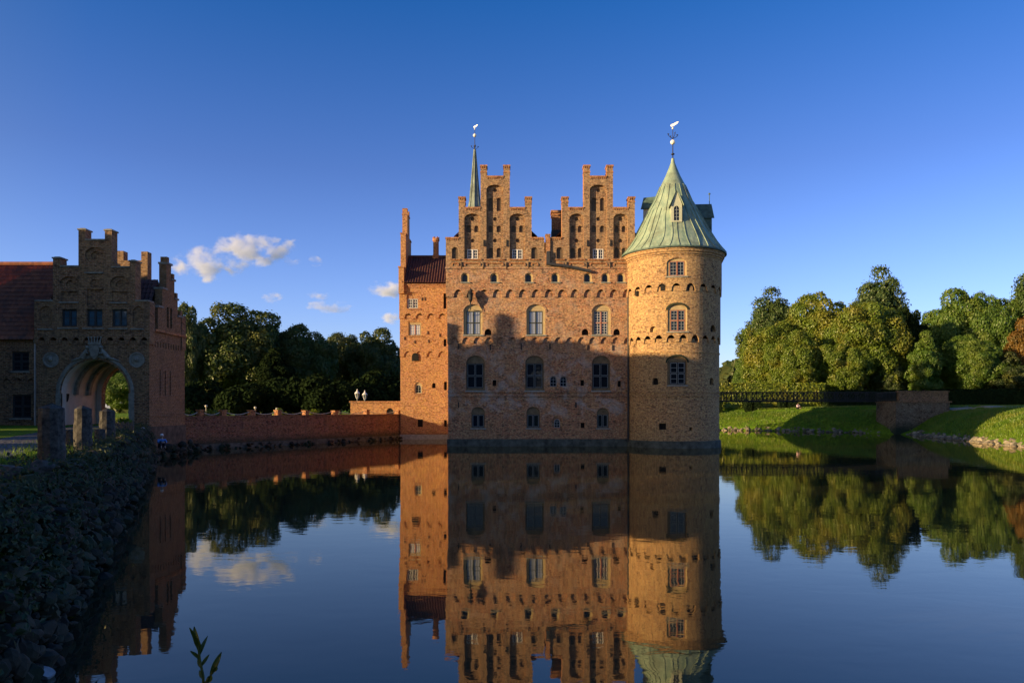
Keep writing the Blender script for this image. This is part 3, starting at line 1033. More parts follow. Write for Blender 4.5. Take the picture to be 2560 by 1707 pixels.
def vane(cx, cy, zb, zt, s, ball1, flour, vz, w):
    """pole with gilt balls, scrolled arms and a sheet vane"""
    m_ = MB()
    m_.tube([(cx, cy, zb), (cx, cy, zt)], 0.05 * s, 8, 0, 0.022 * s)
    m_.lathe(cx, cy, [(0.06 * s, zb + 0.7 * s), (0.15 * s, zb + 0.74 * s), (0.15 * s, zb + 0.8 * s), (0.06 * s, zb + 0.86 * s)], 12, 0)
    for k in range(4):
        a = k * math.pi / 2 + 0.25
        pts = []
        for i in range(9):
            t = i / 8
            rr = (0.06 + 0.42 * math.sin(t * 2.3)) * s
            pts.append((cx + rr * math.cos(a), cy + rr * math.sin(a), flour + (-0.25 + 0.55 * t - (0.22 * max(0, t - 0.7) / 0.3)) * s))
        m_.tube(pts, 0.024 * s, 5, 0)
        m_.ball(pts[-1], 0.05 * s, 0, 6)
    o = put('weathervane', m_, [M_IRON, M_GILT], castle)
    for bc, br_ in ((ball1, 0.21 * s), (vz - 0.30 * s, 0.085 * s)):
        b = MB()
        b.ball((cx, cy, bc), br_, 0, 12)
        put('gilded_ball', b, [M_GILT], o)
    b = MB()
    prof = [(-0.28, -0.05), (-0.18, -0.22), (0.12, -0.2), (0.22, -0.1), (0.5, 0.02), (0.62, 0.16), (0.66, 0.30), (0.42, 0.28), (0.05, 0.14), (-0.22, 0.10)]
    front = [(cx + x * w, cy - 0.02 - x * w * 0.6, vz + z * w) for x, z in prof]
    back = [(x, y + 0.03, z) for x, y, z in front]
    b.face(front)
    b.face(list(reversed(back)))
    for i in range(len(front)):
        j = (i + 1) % len(front)
        b.face([front[i], back[i], back[j], front[j]])
    put('vane_flag', b, [M_GILT], o)
    return o


vane(TX, TY, 23.9, 27.0, 1.0, 25.68, 26.25, 27.15, 0.64)

# --- slender ridge spire behind the left gable
SY = 72.0
SX = PX(1187, SY)
mb = MB()
s0, s1 = PZ(560, SY), PZ(374, SY)
n = 8
prof = [(1.0, PZ(640, SY)), (1.0, s0), (0.72, PZ(530, SY)), (0.52, PZ(505, SY)), (0.30, PZ(445, SY)), (0.07, s1)]
mb.lathe(SX, SY, prof, 8, 0)
for k in range(8):
    a = 2 * math.pi * k / 8
    mb.tube([(SX + (r + .01) * math.sin(a), SY - (r + .01) * math.cos(a), z_) for r, z_ in prof[1:]], 0.045, 5, 0)
put('spire', mb, [plain('grey weathered copper', (0.17, 0.21, 0.18), 0.6, nscale=1.5, var=0.5)], castle)
vane(SX, SY, s1 - 0.3, PZ(318, SY), 0.8, PZ(339, SY), PZ(368, SY), PZ(317, SY), 0.46)

# --- side wing with its own roof
YW = 76.0
fw = wall_y(YW)


def WU(px):
    return PX(px, YW)


def WV(py):
    return PZ(py, YW)


WX0, WX1 = WU(1001), XL - 0.02
mb = MB()
wl1 = [hole(arch(WU(1036), WU(1055), WV(983), WV(955)), 0.10, mj=1, mb=1, kids=[hole(arch(WU(1038), WU(1053), WV(982), WV(962)), 0.12, mb=2)]),
       hole(arch(WU(1080), WU(1089), WV(970), WV(957)), 0.2, mb=2), hole(rect(WU(1044), WU(1057), WV(1067), WV(1048)), 0.2, mb=2),
       hole(arch(WU(1030), WU(1047), WV(902), WV(882)), 0.25, mb=2),
       hole(rect(WU(1110), WU(1117), WV(975), WV(954)), 0.2, mb=2), hole(rect(WU(1110), WU(1117), WV(1066), WV(1050)), 0.2, mb=2)]
panel(mb, rect(WX0, WX1, -1.0, WV(877)), fw, [h for h in wl1 if h['loop'][0][1] < WV(895) - 0.5 and max(p[1] for p in h['loop']) < WV(885)], 0.0, 0)
wm = [hole(rect(WU(1021), WU(1053), WV(839), WV(806)), 0.08, mj=1, mb=1, kids=[hole(rect(WU(1024), WU(1051), WV(838), WV(811)), 0.07, mb=2)]),
      hole(rect(WU(1109), WU(1116), WV(866), WV(848)), 0.2, mb=2)]
panel(mb, scallop(WX0 - 0.05, WX1, WV(892), WV(788), 1.07, WV(878) - WV(892), start=0.25), fw, wm, -0.09, 0, rim=0.10)
wt = [hole(arch(WU(1017), WU(1049), WV(772), WV(731), 0.4), 0.10, kids=[hole(rect(WU(1019), WU(1045), WV(771), WV(747)), 0.06, mb=2)]),
      hole(rect(WU(1109), WU(1116), WV(772), WV(734)), 0.2, mb=2)]
panel(mb, scallop(WX0 - 0.1, WX1, WV(797), WV(712), 1.07, WV(784) - WV(797), start=0.35), fw, wt, -0.18, 0, rim=0.10)
panel(mb, arch(WU(1030), WU(1047), WV(902), WV(882)), fw, (), -0.092, 2)
mb.fbox(fw, WX0 - 0.12, WX1, WV(719), WV(715), -0.26, -0.16, 3)
mb.fbox(fw, WX0 - 0.12, WX1, WV(714), WV(711), -0.32, -0.16, 3)
for a, b, y, d in ((1016, 1052, 773.5, -0.18), (1021, 1055, 840, -0.09), (1034, 1058, 984.5, 0.0)):
    mb.fbox(fw, WU(a), WU(b), WV(y + 1.5), WV(y - 1.0), d - 0.08, d + 0.01, 3)
mb.fbox(fw, WX0 - 0.05, WX1, -1.0, 0.5, -0.07, 0.01, 4)
for x, y, d in ((1056, 748, -.18), (1070, 832, -.09), (1100, 838, -.09), (1038, 855, -.09), (1072, 853, -.09), (1012, 846, -.09), (1063, 748, -.18)):
    mb.fbox(fw, WU(x - 1.2), WU(x + 1.2), WV(y + 4), WV(y - 4), d - 0.05, d + 0.01, 5)
mb.box(WX0 + 0.003, WX1, YW + 0.5, 82.0, -1.0, WV(712), 0, False)
panel(mb, rect(YW, YW + 0.6, -1.0, WV(712)), lambda u, v, d=0: (WX0, u, v), (), 0, 0)
panel(mb, rect(YW - .18, 82.0, WV(797), WV(712)), lambda u, v, d=0: (WX0 - 0.1, u, v), (), 0, 0)
put('wing_wall', mb, [M_WING, M_PLASTER, M_DARK, M_RED, M_STONE, M_IRON], castle)
window(castle, fw, WU(1019), WU(1045), WV(771), WV(747), -0.02, cols=4, rows=3, frame=M_GREYPAINT, bar=M_WHITE, cross=False)
window(castle, fw, WU(1024), WU(1051), WV(838), WV(811), 0.06, cols=4, rows=4, frame=M_DARKPAINT, bar=M_WHITE, mull=M_REDPAINT, glass=M_CURTAIN, cross=False)
arch_window(castle, fw, WU(1038), WU(1053), WV(982), WV(962), 0.2)

mb = MB()
zr = PZ(642, 79)
pantiles(mb, (WX0 + 0.2, YW - 0.45, WV(708)), (XL + 0.3, YW - 0.45, WV(708)), (XL + 0.3, 79.0, zr), (WX0 + 0.2, 79.0, zr), 0.26, 0.36, 0.05)
pantiles(mb, (XL + 0.3, 82.4, WV(708)), (WX0 + 0.2, 82.4, WV(708)), (WX0 + 0.2, 79.0, zr), (XL + 0.3, 79.0, zr), 0.5, 0.8, 0.05)
mb.tube([(WX0, 79.0, zr + 0.02), (XL + 0.3, 79.0, zr + 0.02)], 0.14, 8, 0)
put('wing_roof', mb, [M_TILE_DARK], castle)
# its stepped end gable, seen edge on
mb = MB()
steps = [(75.55, 76.9, PZ(671, 76)), (76.9, 78.1, PZ(588, 77.4)), (78.1, 79.8, PZ(541, 78.7)), (79.8, 81.0, PZ(588, 77.4)), (81.0, 82.3, PZ(671, 76))]
for y0, y1, zt in steps:
    mb.box(WX0 - 0.12, WX0 + 0.42, y0, y1, WV(735), zt, 0)
    mb.box(WX0 - 0.17, WX0 + 0.47, y0 - 0.05, y1 + 0.05, zt, zt + 0.14, 1)
for yy in (78.1, 79.4):
    mb.box(WX0 - 0.12, WX0 + 0.42, yy, yy + 0.4, steps[2][2] + 0.14, steps[2][2] + 0.7, 1)
put('wing_gable', mb, [M_WING, M_RED], castle)
mb = MB()
cx_, cy_ = PX(1090, 79), 79.0
zb_, zt_ = PZ(648, 79), PZ(596, 79)
mb.lathe(cx_, cy_, [(0.42, zb_), (0.38, zb_ + 0.4), (0.30, zb_ + 0.5), (0.30, zt_ - 0.35), (0.38, zt_ - 0.28), (0.38, zt_ - 0.1), (0.31, zt_)], 12, 0)
for k in range(6):
    a = k * math.pi / 3
    mb.lathe(cx_ + 0.3 * math.cos(a), cy_ + 0.3 * math.sin(a), [(0.07, zt_ - 0.1), (0.09, zt_ + 0.05), (0.05, zt_ + 0.14)], 6, 0)
put('chimney', mb, [M_RED], castle)

# ------------------------------------------------------------------ gatehouse
YG = 48.0
fg = wall_y(YG)


def GX(z):
    return PX(z / 2.613, YG)


def GZ(z):
    return PZ(540 + z / 2.613, YG)


M_SKYGLASS = plain('glass tinted as mirrored sky', (0.045, 0.10, 0.14), 0.08, spec=0.6, nscale=1.2, var=0.5)  # blue base colour stands in for the sky mirrored in the panes
M_GATESTONE = plain('brown weathered sandstone', (0.235, 0.22, 0.175), 0.9, nscale=4, var=0.4)
gate = empty('gatehouse', (GX(610), 50.5, 2.0), 'dark brick gatehouse with stepped gable and round archway beside the moat', 'gatehouse')
GR = GX(975)
GB = 53.2
mb = MB()
a_out = arch(GX(400), GX(842), 1.5, GZ(938), None, 20)
panel(mb, rect(GX(235), GR, -1.0, GZ(812)), fg, [hole(a_out, 0.55, back=False, mj=1)], 0.0, 0)
gout = [(235, None), (975, None), (975, 560), (890, 560), (890, 300), (852, 300), (852, 340), (735, 340), (735, 99), (690, 99), (690, 163), (563, 163), (563, 94), (518, 94), (518, 335), (400, 335), (400, 280), (352, 280), (352, 560), (235, 560)]
sc = scallop(GX(235) - 0.05, GR + 0.08, GZ(835), GZ(560), 0.74, GZ(792) - GZ(835), start=0.1)
go = sc[:-2] + [(GX(max(235, x)) + (0.08 if x == 975 else (-0.05 if x == 235 else 0)), GZ(y)) for x, y in gout[2:]]
ghl = []
gww = [(408, 508), (570, 675), (738, 835)]
for a, b in gww:
    ghl.append(hole(rect(GX(a), GX(b), GZ(722), GZ(610)), 0.22, mb=2))
for a, b, y0, y1 in ((262, 345, 590, 725), (872, 945, 590, 725)):
    ghl.append(hole(arch(GX(a), GX(b), GZ(y1), GZ(y0), 0.4), 0.12))
for a, b, y0, y1 in ((395, 525, 412, 480), (722, 852, 412, 480), (560, 690, 215, 300)):
    c, rr = (GX(a) + GX(b)) / 2, (GX(b) - GX(a)) / 2
    zc = (GZ(y0) + GZ(y1)) / 2
    ghl.append(hole([(c + rr * math.cos(t), zc + rr * 0.8 * math.sin(t)) for t in [2 * math.pi * i / 18 for i in range(18)]], 0.12,
               kids=[hole([(c + rr * .5 * math.cos(t), zc + rr * .42 * math.sin(t)) for t in [2 * math.pi * i / 14 for i in range(14)]], 0.10)]))
for a, b, y0, y1 in ((405, 515, 495, 560), (735, 840, 495, 560), (572, 680, 480, 590)):
    ghl.append(hole(rect(GX(a), GX(b), GZ(y1), GZ(y0)), 0.10))
ghl.append(hole([(GX(623) + 0.3 * math.cos(t), GZ(443) + 0.3 * math.sin(t)) for t in [2 * math.pi * i / 14 for i in range(14)]], 0.12))
panel(mb, go, fg, ghl, -0.10, 0, rim=0.7)
panel(mb, go, fg, (), 0.6, 0)
# ledges, caps
for a, b, y in ((385, 520, 733), (548, 685, 735), (718, 838, 736), (255, 352, 740), (862, 945, 738), (395, 520, 565), (725, 835, 568), (560, 680, 372)):
    mb.fbox(fg, GX(a), GX(b), GZ(y + 6), GZ(y - 3), -0.20, -0.09, 3)
for a, b, y in ((352, 400, 280), (518, 563, 94), (690, 735, 99), (852, 890, 300)):
    mb.fbox(fg, GX(a) - 0.05, GX(b) + 0.06, GZ(y), GZ(y) + 0.09, -0.16, 0.66, 3)
    mb.fbox(fg, GX(a) + 0.06, GX(b) - 0.06, GZ(y) + 0.09, GZ(y) + 0.14, -0.05, 0.5, 3)
for a, b, y in ((400, 518, 335), (563, 690, 163), (735, 852, 340), (235, 352, 560), (890, 975, 560)):
    mb.fbox(fg, GX(a), GX(b), GZ(y), GZ(y) + 0.10, -0.16, 0.66, 3)
# broken corner of the middle step
for i in range(3):
    mb.fbox(fg, GX(735) , GX(735 + 14 * (3 - i)), GZ(340) + 0.10 + 0.10 * i, GZ(340) + 0.20 + 0.10 * i, -0.1, 0.4, 0)
# tunnel ribs, inner walls, rear facade
rear = wall_y(GB)
panel(mb, rect(GX(235), GR, -1.0, GZ(812)), rear, [hole(a_out, -0.5, back=False, mj=0)], 0.0, 0)
ro = [(x, z_ - 0.35) for x, z_ in go[len(sc) - 2:]]
panel(mb, [(GX(235) - 0.05, GZ(835)), (GR + 0.08, GZ(835))] + ro, rear, (), 0.0, 0)
panel(mb, [(GX(235) - 0.05, GZ(835)), (GR + 0.08, GZ(835))] + ro, rear, (), -0.6, 0, rim=0.6)
for lp_y0, lp_y1 in ((YG + 0.55, GB - 0.5),):
    wide = arch(GX(400) - 0.35, GX(842) + 0.35, 1.5, GZ(938) + 0.3, None, 20)
    for i in range(len(wide)):
        p, q = wide[i], wide[(i + 1) % len(wide)]
        mb.face([(p[0], lp_y0, p[1]), (q[0], lp_y0, q[1]), (q[0], lp_y1, q[1]), (p[0], lp_y1, p[1])], None, 1)
    for yy in (lp_y0 - 0.001, lp_y1 + 0.001):
        panel(mb, wide, wall_y(yy), [hole(a_out, 0.001, back=False)], 0.0, 1)
    wi = arch(GX(400) - 0.15, GX(842) + 0.15, 1.5, GZ(938) + 0.1, None, 20)
    for yy in (YG + 1.9, YG + 3.4):
        for i in range(1, len(wide) - 1):
            for A, B in ((wi[i], wi[i + 1]),):
                mb.face([(A[0], yy, A[1]), (B[0], yy, B[1]), (B[0], yy + 0.3, B[1]), (A[0], yy + 0.3, A[1])], None, 3)
            for e in (0, 0.3):
                mb.face([(wi[i][0], yy + e, wi[i][1]), (wi[i + 1][0], yy + e, wi[i + 1][1]), (wide[i + 1][0], yy + e, wide[i + 1][1]), (wide[i][0], yy + e, wide[i][1])], None, 3)
# oval squint in the tunnel wall
ov = [(YG + 1.2 + 0.28 * math.cos(t), 4.35 + 0.75 * math.sin(t)) for t in [2 * math.pi * i / 16 for i in range(16)]]
mb.face([(GX(400) - 0.345, y, z_) for y, z_ in ov], None, 2)
# left return
panel(mb, rect(YG, GB, -1.0, GZ(560)), lambda u, v, d=0: (GX(235) + 0.004, u, v), (), 0, 0)
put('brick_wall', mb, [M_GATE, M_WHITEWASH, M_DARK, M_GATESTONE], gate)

# side wall towards the moat
mb = MB()
fs = lambda u, v, d=0.0: (GR - d, u, v)
sl = [hole(rect(y - 0.075, y + 0.075, 4.05, 5.75), 0.3, mb=2) for y in (49.5, 50.22, 50.95)]
for i in range(12):
    y = 48.35 + i * 0.38
    sl.append(hole(rect(y, y + 0.13, 7.25, 7.62), 0.15, mb=2))
panel(mb, rect(YG + 0.002, GB, -1.0, 8.25), fs, sl, 0.0, 0)
mb.fbox(fs, YG - 0.05, GB, 2.62, 2.74, -0.05, 0.02, 0)
mb.fbox(fs, YG - 0.06, GB + 0.02, -1.0, 2.0, -0.07, 0.02, 5)
mb.fbox(fs, YG + 0.6, GB, 8.25, 8.40, -0.14, 0.3, 4)
side = [(49.1, 8.4), (52.7, 8.4), (52.7, 9.6), (52.0, 9.6), (52.0, 10.75), (51.5, 10.75), (51.5, 12.0), (51.0, 12.0), (51.0, 13.0), (50.3, 13.0), (50.3, 11.2), (49.7, 11.2), (49.7, 9.9), (49.1, 9.9)]
panel(mb, side, fs, [hole(arch(50.35, 50.65, 8.7, 10.1), 0.15, mb=2), hole(arch(50.85, 51.15, 8.7, 10.1), 0.15, mb=2)], -0.04, 0, rim=0.5)
panel(mb, side, fs, (), 0.46, 0)
for a, b, z_ in ((52.0, 52.7, 9.6), (51.5, 52.0, 10.75), (51.0, 51.5, 12.0), (50.3, 51.0, 13.0), (49.7, 50.3, 11.2), (49.1, 49.7, 9.9)):
    mb.fbox(fs, a - 0.03, b + 0.08, z_, z_ + 0.13, -0.12, 0.52, 3)
    if z_ in (9.6, 10.75, 12.0, 13.0):
        mb.fbox(fs, a + 0.06 if z_ > 12 else b - 0.28, a + 0.4 if z_ > 12 else b, z_ + 0.13, z_ + 0.5, -0.04, 0.4, 0)
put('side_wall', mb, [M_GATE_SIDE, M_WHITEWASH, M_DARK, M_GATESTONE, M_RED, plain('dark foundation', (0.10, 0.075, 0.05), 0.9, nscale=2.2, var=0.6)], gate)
# roofs: ridge between the two gables, cross ridge to the side gable
mb = MB()
gc = GX(625)
zr = GZ(335) - 0.35
for s, xe in ((-1, GX(235)), (1, GR)):
    a, b = (xe, GB, 8.3), (xe, YG + 0.6, 8.3)
    c, e = (gc, YG + 0.6, zr), (gc, GB, zr)
    pantiles(mb, a, b, c, e, 0.26, 0.36)
zr2 = 11.9
pantiles(mb, (GR - 0.46, 52.0, 8.3), (gc, 52.0, 8.3), (gc, 50.15, zr2), (GR - 0.46, 50.15, zr2), 0.26, 0.36)
pantiles(mb, (gc, 48.3, 8.3), (GR - 0.46, 48.3, 8.3), (GR - 0.46, 50.15, zr2), (gc, 50.15, zr2), 0.26, 0.36)
put('tiled_roof', mb, [M_TILE_DARK], gate)
for a, b in gww:
    window(gate, fg, GX(a), GX(b), GZ(722), GZ(610), 0.08, cols=3, rows=2, frame=M_DARKPAINT, bar=M_DARKPAINT, cross=False, edge=0.07, glass=M_SKYGLASS)
# archivolt
mb = MB()
n = 28
ci = (GX(400) + GX(842)) / 2
wi_ = (GX(842) - GX(400)) / 2
zs = GZ(938) - wi_
for i in range(n):
    t0, t1 = math.pi * i / n, math.pi * (i + 1) / n
    for ra, rb, da, db, mm in ((wi_, wi_ + 0.16, 0.10, -0.06, 0), (wi_ + 0.16, wi_ + 0.34, -0.06, -0.03, 0)):
        P = [(ci + r * math.cos(t), zs + r * math.sin(t), d_) for t in (t0, t1) for r, d_ in ((ra, da), (rb, db))]
        mb.face([fg(*P[0]), fg(*P[1]), fg(*P[3]), fg(*P[2])], None, 0)
    r = wi_ + 0.34
    mb.face([fg(ci + r * math.cos(t), zs + r * math.sin(t), d_) for t, d_ in ((t0, -0.03), (t1, -0.03), (t1, 0.02), (t0, 0.02))], None, 0)
for s in (-1, 1):
    a, b = sorted((ci + s * wi_, ci + s * (wi_ + 0.34)))
    mb.fbox(fg, a, b, 1.6, zs, -0.05, 0.12, 0)
put('stone_arch', mb, [M_GATESTONE], gate)
# crest over the arch: shield, crown and two supporters
mb = MB()
cxx, czz = GX(628), GZ(885)
sh = [(-0.32, 0.42), (0.32, 0.42), (0.34, 0.05), (0.2, -0.32), (0, -0.52), (-0.2, -0.32), (-0.34, 0.05)]
mb.face([fg(cxx + x, czz + z_, -0.26) for x, z_ in sh])
mb.face([fg(cxx + x * .75, czz + z_ * .75, -0.29) for x, z_ in sh])
for i in range(len(sh)):
    p, q = sh[i], sh[(i + 1) % len(sh)]
    mb.face([fg(cxx + p[0], czz + p[1], -0.26), fg(cxx + q[0], czz + q[1], -0.26), fg(cxx + q[0], czz + q[1], 0.01), fg(cxx + p[0], czz + p[1], 0.01)])
mb.fbox(fg, cxx - 0.36, cxx + 0.36, czz + 0.44, czz + 0.58, -0.30, 0.0)
for i in range(5):
    x = cxx - 0.34 + i * 0.17
    mb.tube([fg(x, czz + 0.58, -0.18), fg(x + (i - 2) * 0.03, czz + 0.86, -0.18)], 0.06, 5, 0, 0.03)
    mb.ball(fg(x + (i - 2) * 0.035, czz + 0.9, -0.18), 0.065, 0, 6)
for s in (-1, 1):
    mb.tube([fg(cxx + s * 0.85, czz - 0.42, -0.14), fg(cxx + s * 0.68, czz - 0.15, -0.18), fg(cxx + s * 0.45, czz + 0.12, -0.2)], 0.16, 8, 0, 0.11)
    mb.ball(fg(cxx + s * 0.45, czz + 0.26, -0.22), 0.13, 0, 8)
    mb.tube([fg(cxx + s * 0.85, czz - 0.40, -0.14), fg(cxx + s * 1.3, czz - 0.52, -0.12), fg(cxx + s * 1.55, czz - 0.62, -0.1)], 0.09, 6, 0, 0.04)
    mb.tube([fg(cxx + s * 0.62, czz - 0.1, -0.26), fg(cxx + s * 0.36, czz - 0.12, -0.32)], 0.06, 6, 0)
put('stone_crest', mb, [M_GATESTONE], gate)
for zx, zy in ((335, 940), (895, 940)):
    mb = MB()
    c = (GX(zx), GZ(zy))
    rr = 0.50
    K = 26
    for i in range(K):
        t0, t1 = 2 * math.pi * i / K, 2 * math.pi * (i + 1) / K
        prev = None
        for r0, d0, r1, d1 in ((rr, 0.01, rr, -0.10), (rr, -0.10, rr * 0.82, -0.10), (rr * 0.82, -0.10, rr * 0.76, -0.05), (rr * 0.76, -0.05, 0.001, -0.08)):
            mb.face([fg(c[0] + r0 * math.cos(t0), c[1] + r0 * math.sin(t0), d0), fg(c[0] + r0 * math.cos(t1), c[1] + r0 * math.sin(t1), d0), fg(c[0] + r1 * math.cos(t1), c[1] + r1 * math.sin(t1), d1), fg(c[0] + r1 * math.cos(t0), c[1] + r1 * math.sin(t0), d1)])
    mb.ball(fg(c[0], c[1] + 0.05, -0.1), 0.16, 0, 8)
    put('medallion', mb, [M_GATESTONE], gate)

# ------------------------------------------------------------------ tiled house joined to the gatehouse
house = empty('tiled_house', (-34.5, 51.0, 2.0), 'long low brick house under a steep red tiled roof left of the gatehouse', 'house')
YH = 48.25
fh = wall_y(YH)
HX0, HX1 = -38.0, GX(235) - 0.06
mb = MB()
hh = []
hw = []
for sx in (0, -1, -2, -3, -4, -5, -6):
    off = sx * 3.6
    a, b = GX(62) + off, GX(178) + off
    if a < HX0 + 0.5:
        break
    hw.append((a, b, GZ(1010), GZ(885)))
    hw.append((a - 0.03, b + 0.08, GZ(1318), GZ(1165)))
for a, b, z0, z1 in hw:
    hh.append(hole(rect(a, b, z0, z1), 0.2, mb=1))
zf = GZ(1095)
panel(mb, rect(HX0, HX1, -1.0, GZ(1070)), fh, [h for h in hh if h['loop'][0][1] < zf - 0.5], 0.0, 0)
panel(mb, scallop(HX0, HX1, zf, GZ(798), 0.8, GZ(1060) - zf), fh, [h for h in hh if h['loop'][0][1] > zf], -0.08, 0, rim=0.09)
mb.fbox(fh, HX0, HX1, GZ(806), GZ(796), -0.2, -0.07, 2)
mb.box(HX0, HX1, YH + 0.6, 54.2, -1.0, GZ(800), 0, False)
mb.face([(HX0, YH, GZ(800)), (HX0, 54.2, GZ(800)), (HX0, 51.3, 13.1)], None, 0)
for a, b, z0, z1 in hw:
    mb.fbox(fh, a - 0.06, b + 0.06, z0 - 0.12, z0 - 0.01, -0.16, 0.0, 2)
put('brick_wall', mb, [M_GATE, M_DARK, M_GATESTONE], house)
for a, b, z0, z1 in hw:
    window(house, fh, a, b, z0, z1, 0.1 if z0 > zf else 0.18, cols=2, rows=4, frame=M_DARKPAINT, bar=M_DARKPAINT, edge=0.07)
mb = MB()
pantiles(mb, (HX0, YH - 0.4, GZ(808)), (HX1, YH - 0.4, GZ(808)), (HX1, 51.3, 13.15), (HX0, 51.3, 13.15), 0.27, 0.36, 0.055)
pantiles(mb, (HX1, 54.6, GZ(808)), (HX0, 54.6, GZ(808)), (HX0, 51.3, 13.15), (HX1, 51.3, 13.15), 0.6, 0.9, 0.05)
mb.tube([(HX0, 51.3, 13.2), (HX1, 51.3, 13.2)], 0.15, 8, 0)
put('tiled_roof', mb, [M_TILE], house)
mb = MB()
mb.tube([(GX(222), YH - 0.14, 1.9), (GX(222), YH - 0.14, GZ(830)), (GX(224), YH - 0.3, GZ(812))], 0.06, 8, 0)
for y in (870, 1000, 1130, 1260):
    mb.lathe(GX(222), YH - 0.14, [(0.075, GZ(y) - 0.05), (0.075, GZ(y) + 0.05)], 8, 0)
put('upright_tube', mb, [M_GALV], house)

# ------------------------------------------------------------------ moat, ground, water
def bankx(y):
    return -(0.447 * y + 1.62)


MP = [(80, 2.2), (40, 2.0), (2, 1.8), (bankx(2.2), 2.2), (bankx(16), 16), (bankx(32), 32), (bankx(47.9), 47.9), (-23.4, 48.3), (-23.4, 53.4), (-24.6, 54.5), (-24.9, 55.6), (-11.4, 76.6), (-11.4, 82.8), (-5, 84),
      (0, 100), (12, 108), (25, 108), (30.0, 106.5), (37.0, 104), (41, 99.5), (44.6, 96), (46.6, 90.3), (48.6, 89.4), (46.8, 84), (44.6, 73), (43.0, 66), (42, 60), (43, 50), (50, 34), (66, 20), (80, 10)]
ET = ['near', 'near', 'near', 'stone', 'stone', 'stone', 'wall', 'wall', 'wall', 'wall', 'wall', 'wall', 'wall'] + ['grass'] * 18


def sdf(x, y):
    best = np.full(x.shape, 1e9)
    idx = np.zeros(x.shape, dtype=int)
    ins = np.zeros(x.shape, dtype=bool)
    n = len(MP)
    for i in range(n):
        ax, ay = MP[i]
        bx_, by_ = MP[(i + 1) % n]
        ex, ey = bx_ - ax, by_ - ay
        t = np.clip(((x - ax) * ex + (y - ay) * ey) / (ex * ex + ey * ey), 0, 1)
        dd = np.hypot(x - ax - t * ex, y - ay - t * ey)
        u = dd < best
        best = np.where(u, dd, best)
        idx = np.where(u, i, idx)
        with np.errstate(divide='ignore', invalid='ignore'):
            cr = ((ay > y) != (by_ > y)) & (x < ex * (y - ay) / (ey if ey != 0 else 1e-9) + ax)
        ins ^= cr
    return np.where(ins, -best, best), idx


_rng = np.random.default_rng(7)
_ph = _rng.uniform(0, 6.28, 24)
_fr = _rng.uniform(0.08, 0.9, 24)
_an = _rng.uniform(0, 6.28, 24)


def bumps(x, y):
    s = np.zeros(x.shape)
    for p, f, a in zip(_ph, _fr, _an):
        s += np.sin((x * math.cos(a) + y * math.sin(a)) * f * 2.2 + p) / (1 + f * 4)
    return s / 6


def ss(a, b, t):
    t = np.clip((t - a) / (b - a), 0, 1)
    return t * t * (3 - 2 * t)


def ground_z(x, y):
    x = np.asarray(x, dtype=float)
    y = np.asarray(y, dtype=float)
    s, i = sdf(x, y)
    typ = np.array([{'near': 0, 'stone': 1, 'wall': 2, 'grass': 3}[t] for t in ET])[i]
    b = bumps(x, y)
    left = 2.08 + 0.05 * b
    right = 3.02 + 0.36 * ss(38, 50, x) + 0.06 * b + np.clip((y - 118) * 0.004, 0, 0.6)
    near = 1.7 * ss(0, 3.2, s) + 0.04 * b
    stone = -0.5 + 2.58 * ss(0.18, 1.0, s) + 0.05 * b * ss(0.5, 3, s)
    wall_ = -1.0 + 3.08 * ss(0.75, 1.5, s) + 0.04 * b * ss(1, 3, s)
    gr = 0.30 * ss(0, 0.4, s) + (right - 0.30) * (1 - np.exp(-np.clip(s - 0.2, 0, None) * 0.34)) * 1.03
    gr = np.minimum(gr, right) + 0.05 * b * ss(0, 2, s)
    z = np.select([typ == 0, typ == 1, typ == 2], [near, stone, wall_], gr)
    # left lawn and right lawn meet behind the castle
    z = np.where((s > 6) & (y > 84), left + (right - left) * ss(-12, 6, x), z)
    far = np.hypot(x, y)
    z = np.where(s < 0, np.maximum(-1.6, s * 1.1 - 0.02), z)
    return z + np.where(s > 0, 0.8 * ss(220, 700, far), 0)


def axis(lo, hi, a, b, step):
    core = list(np.arange(a, b + 1e-6, step))
    out_l, out_r = [], []
    p, st = a, step
    while p > lo:
        st *= 1.35
        p -= st
        out_l.append(p)
    p, st = b, step
    while p < hi:
        st *= 1.35
        p += st
        out_r.append(p)
    return np.array(out_l[::-1] + core + out_r)


gx = axis(-3500, 3500, -42, 62, 0.55)
gy = axis(-600, 5000, -6, 128, 0.55)
XX, YY = np.meshgrid(gx, gy)
ZZ = ground_z(XX, YY)
nx_, ny_ = len(gx), len(gy)
gv = np.stack([XX.ravel(), YY.ravel(), ZZ.ravel()], 1)
ii = np.arange(nx_ * ny_).reshape(ny_, nx_)
gf = np.stack([ii[:-1, :-1].ravel(), ii[:-1, 1:].ravel(), ii[1:, 1:].ravel(), ii[1:, :-1].ravel()], 1)


def _ground(nt, out):
    t = NT(nt)
    v = t.coord()
    n1 = t.noise(v, 0.35, 6, 0.65)
    n2 = t.noise(v, 3.0, 5, 0.7)
    n3 = t.noise(v, 11.0, 4, 0.7)
    c = t.mix(t.ramp(n1, [(0.35, 0.0), (0.65, 1.0)]), (0.095, 0.22, 0.012), (0.22, 0.34, 0.018))
    c = t.mix(t.ramp(n2, [(0.40, 0.0), (0.75, 0.8)]), c, (0.055, 0.085, 0.016))
    c = t.mix(t.ramp(n3, [(0.55, 0.0), (0.78, 0.7)]), c, (0.19, 0.17, 0.045))
    h = t.math('ADD', t.math('MULTIPLY', n2, 1.0), t.math('MULTIPLY', n3, 0.8))
    t.bsdf(out, c, 0.95, t.bump(h, 1.0, 0.22), 0, 0.1)


M_GROUND = mat('grass ground', _ground)
g = link_mesh('ground', gv, gf.tolist(), [M_GROUND], None, (0, 0, 0), smooth=True)
tag(g, kind='structure')


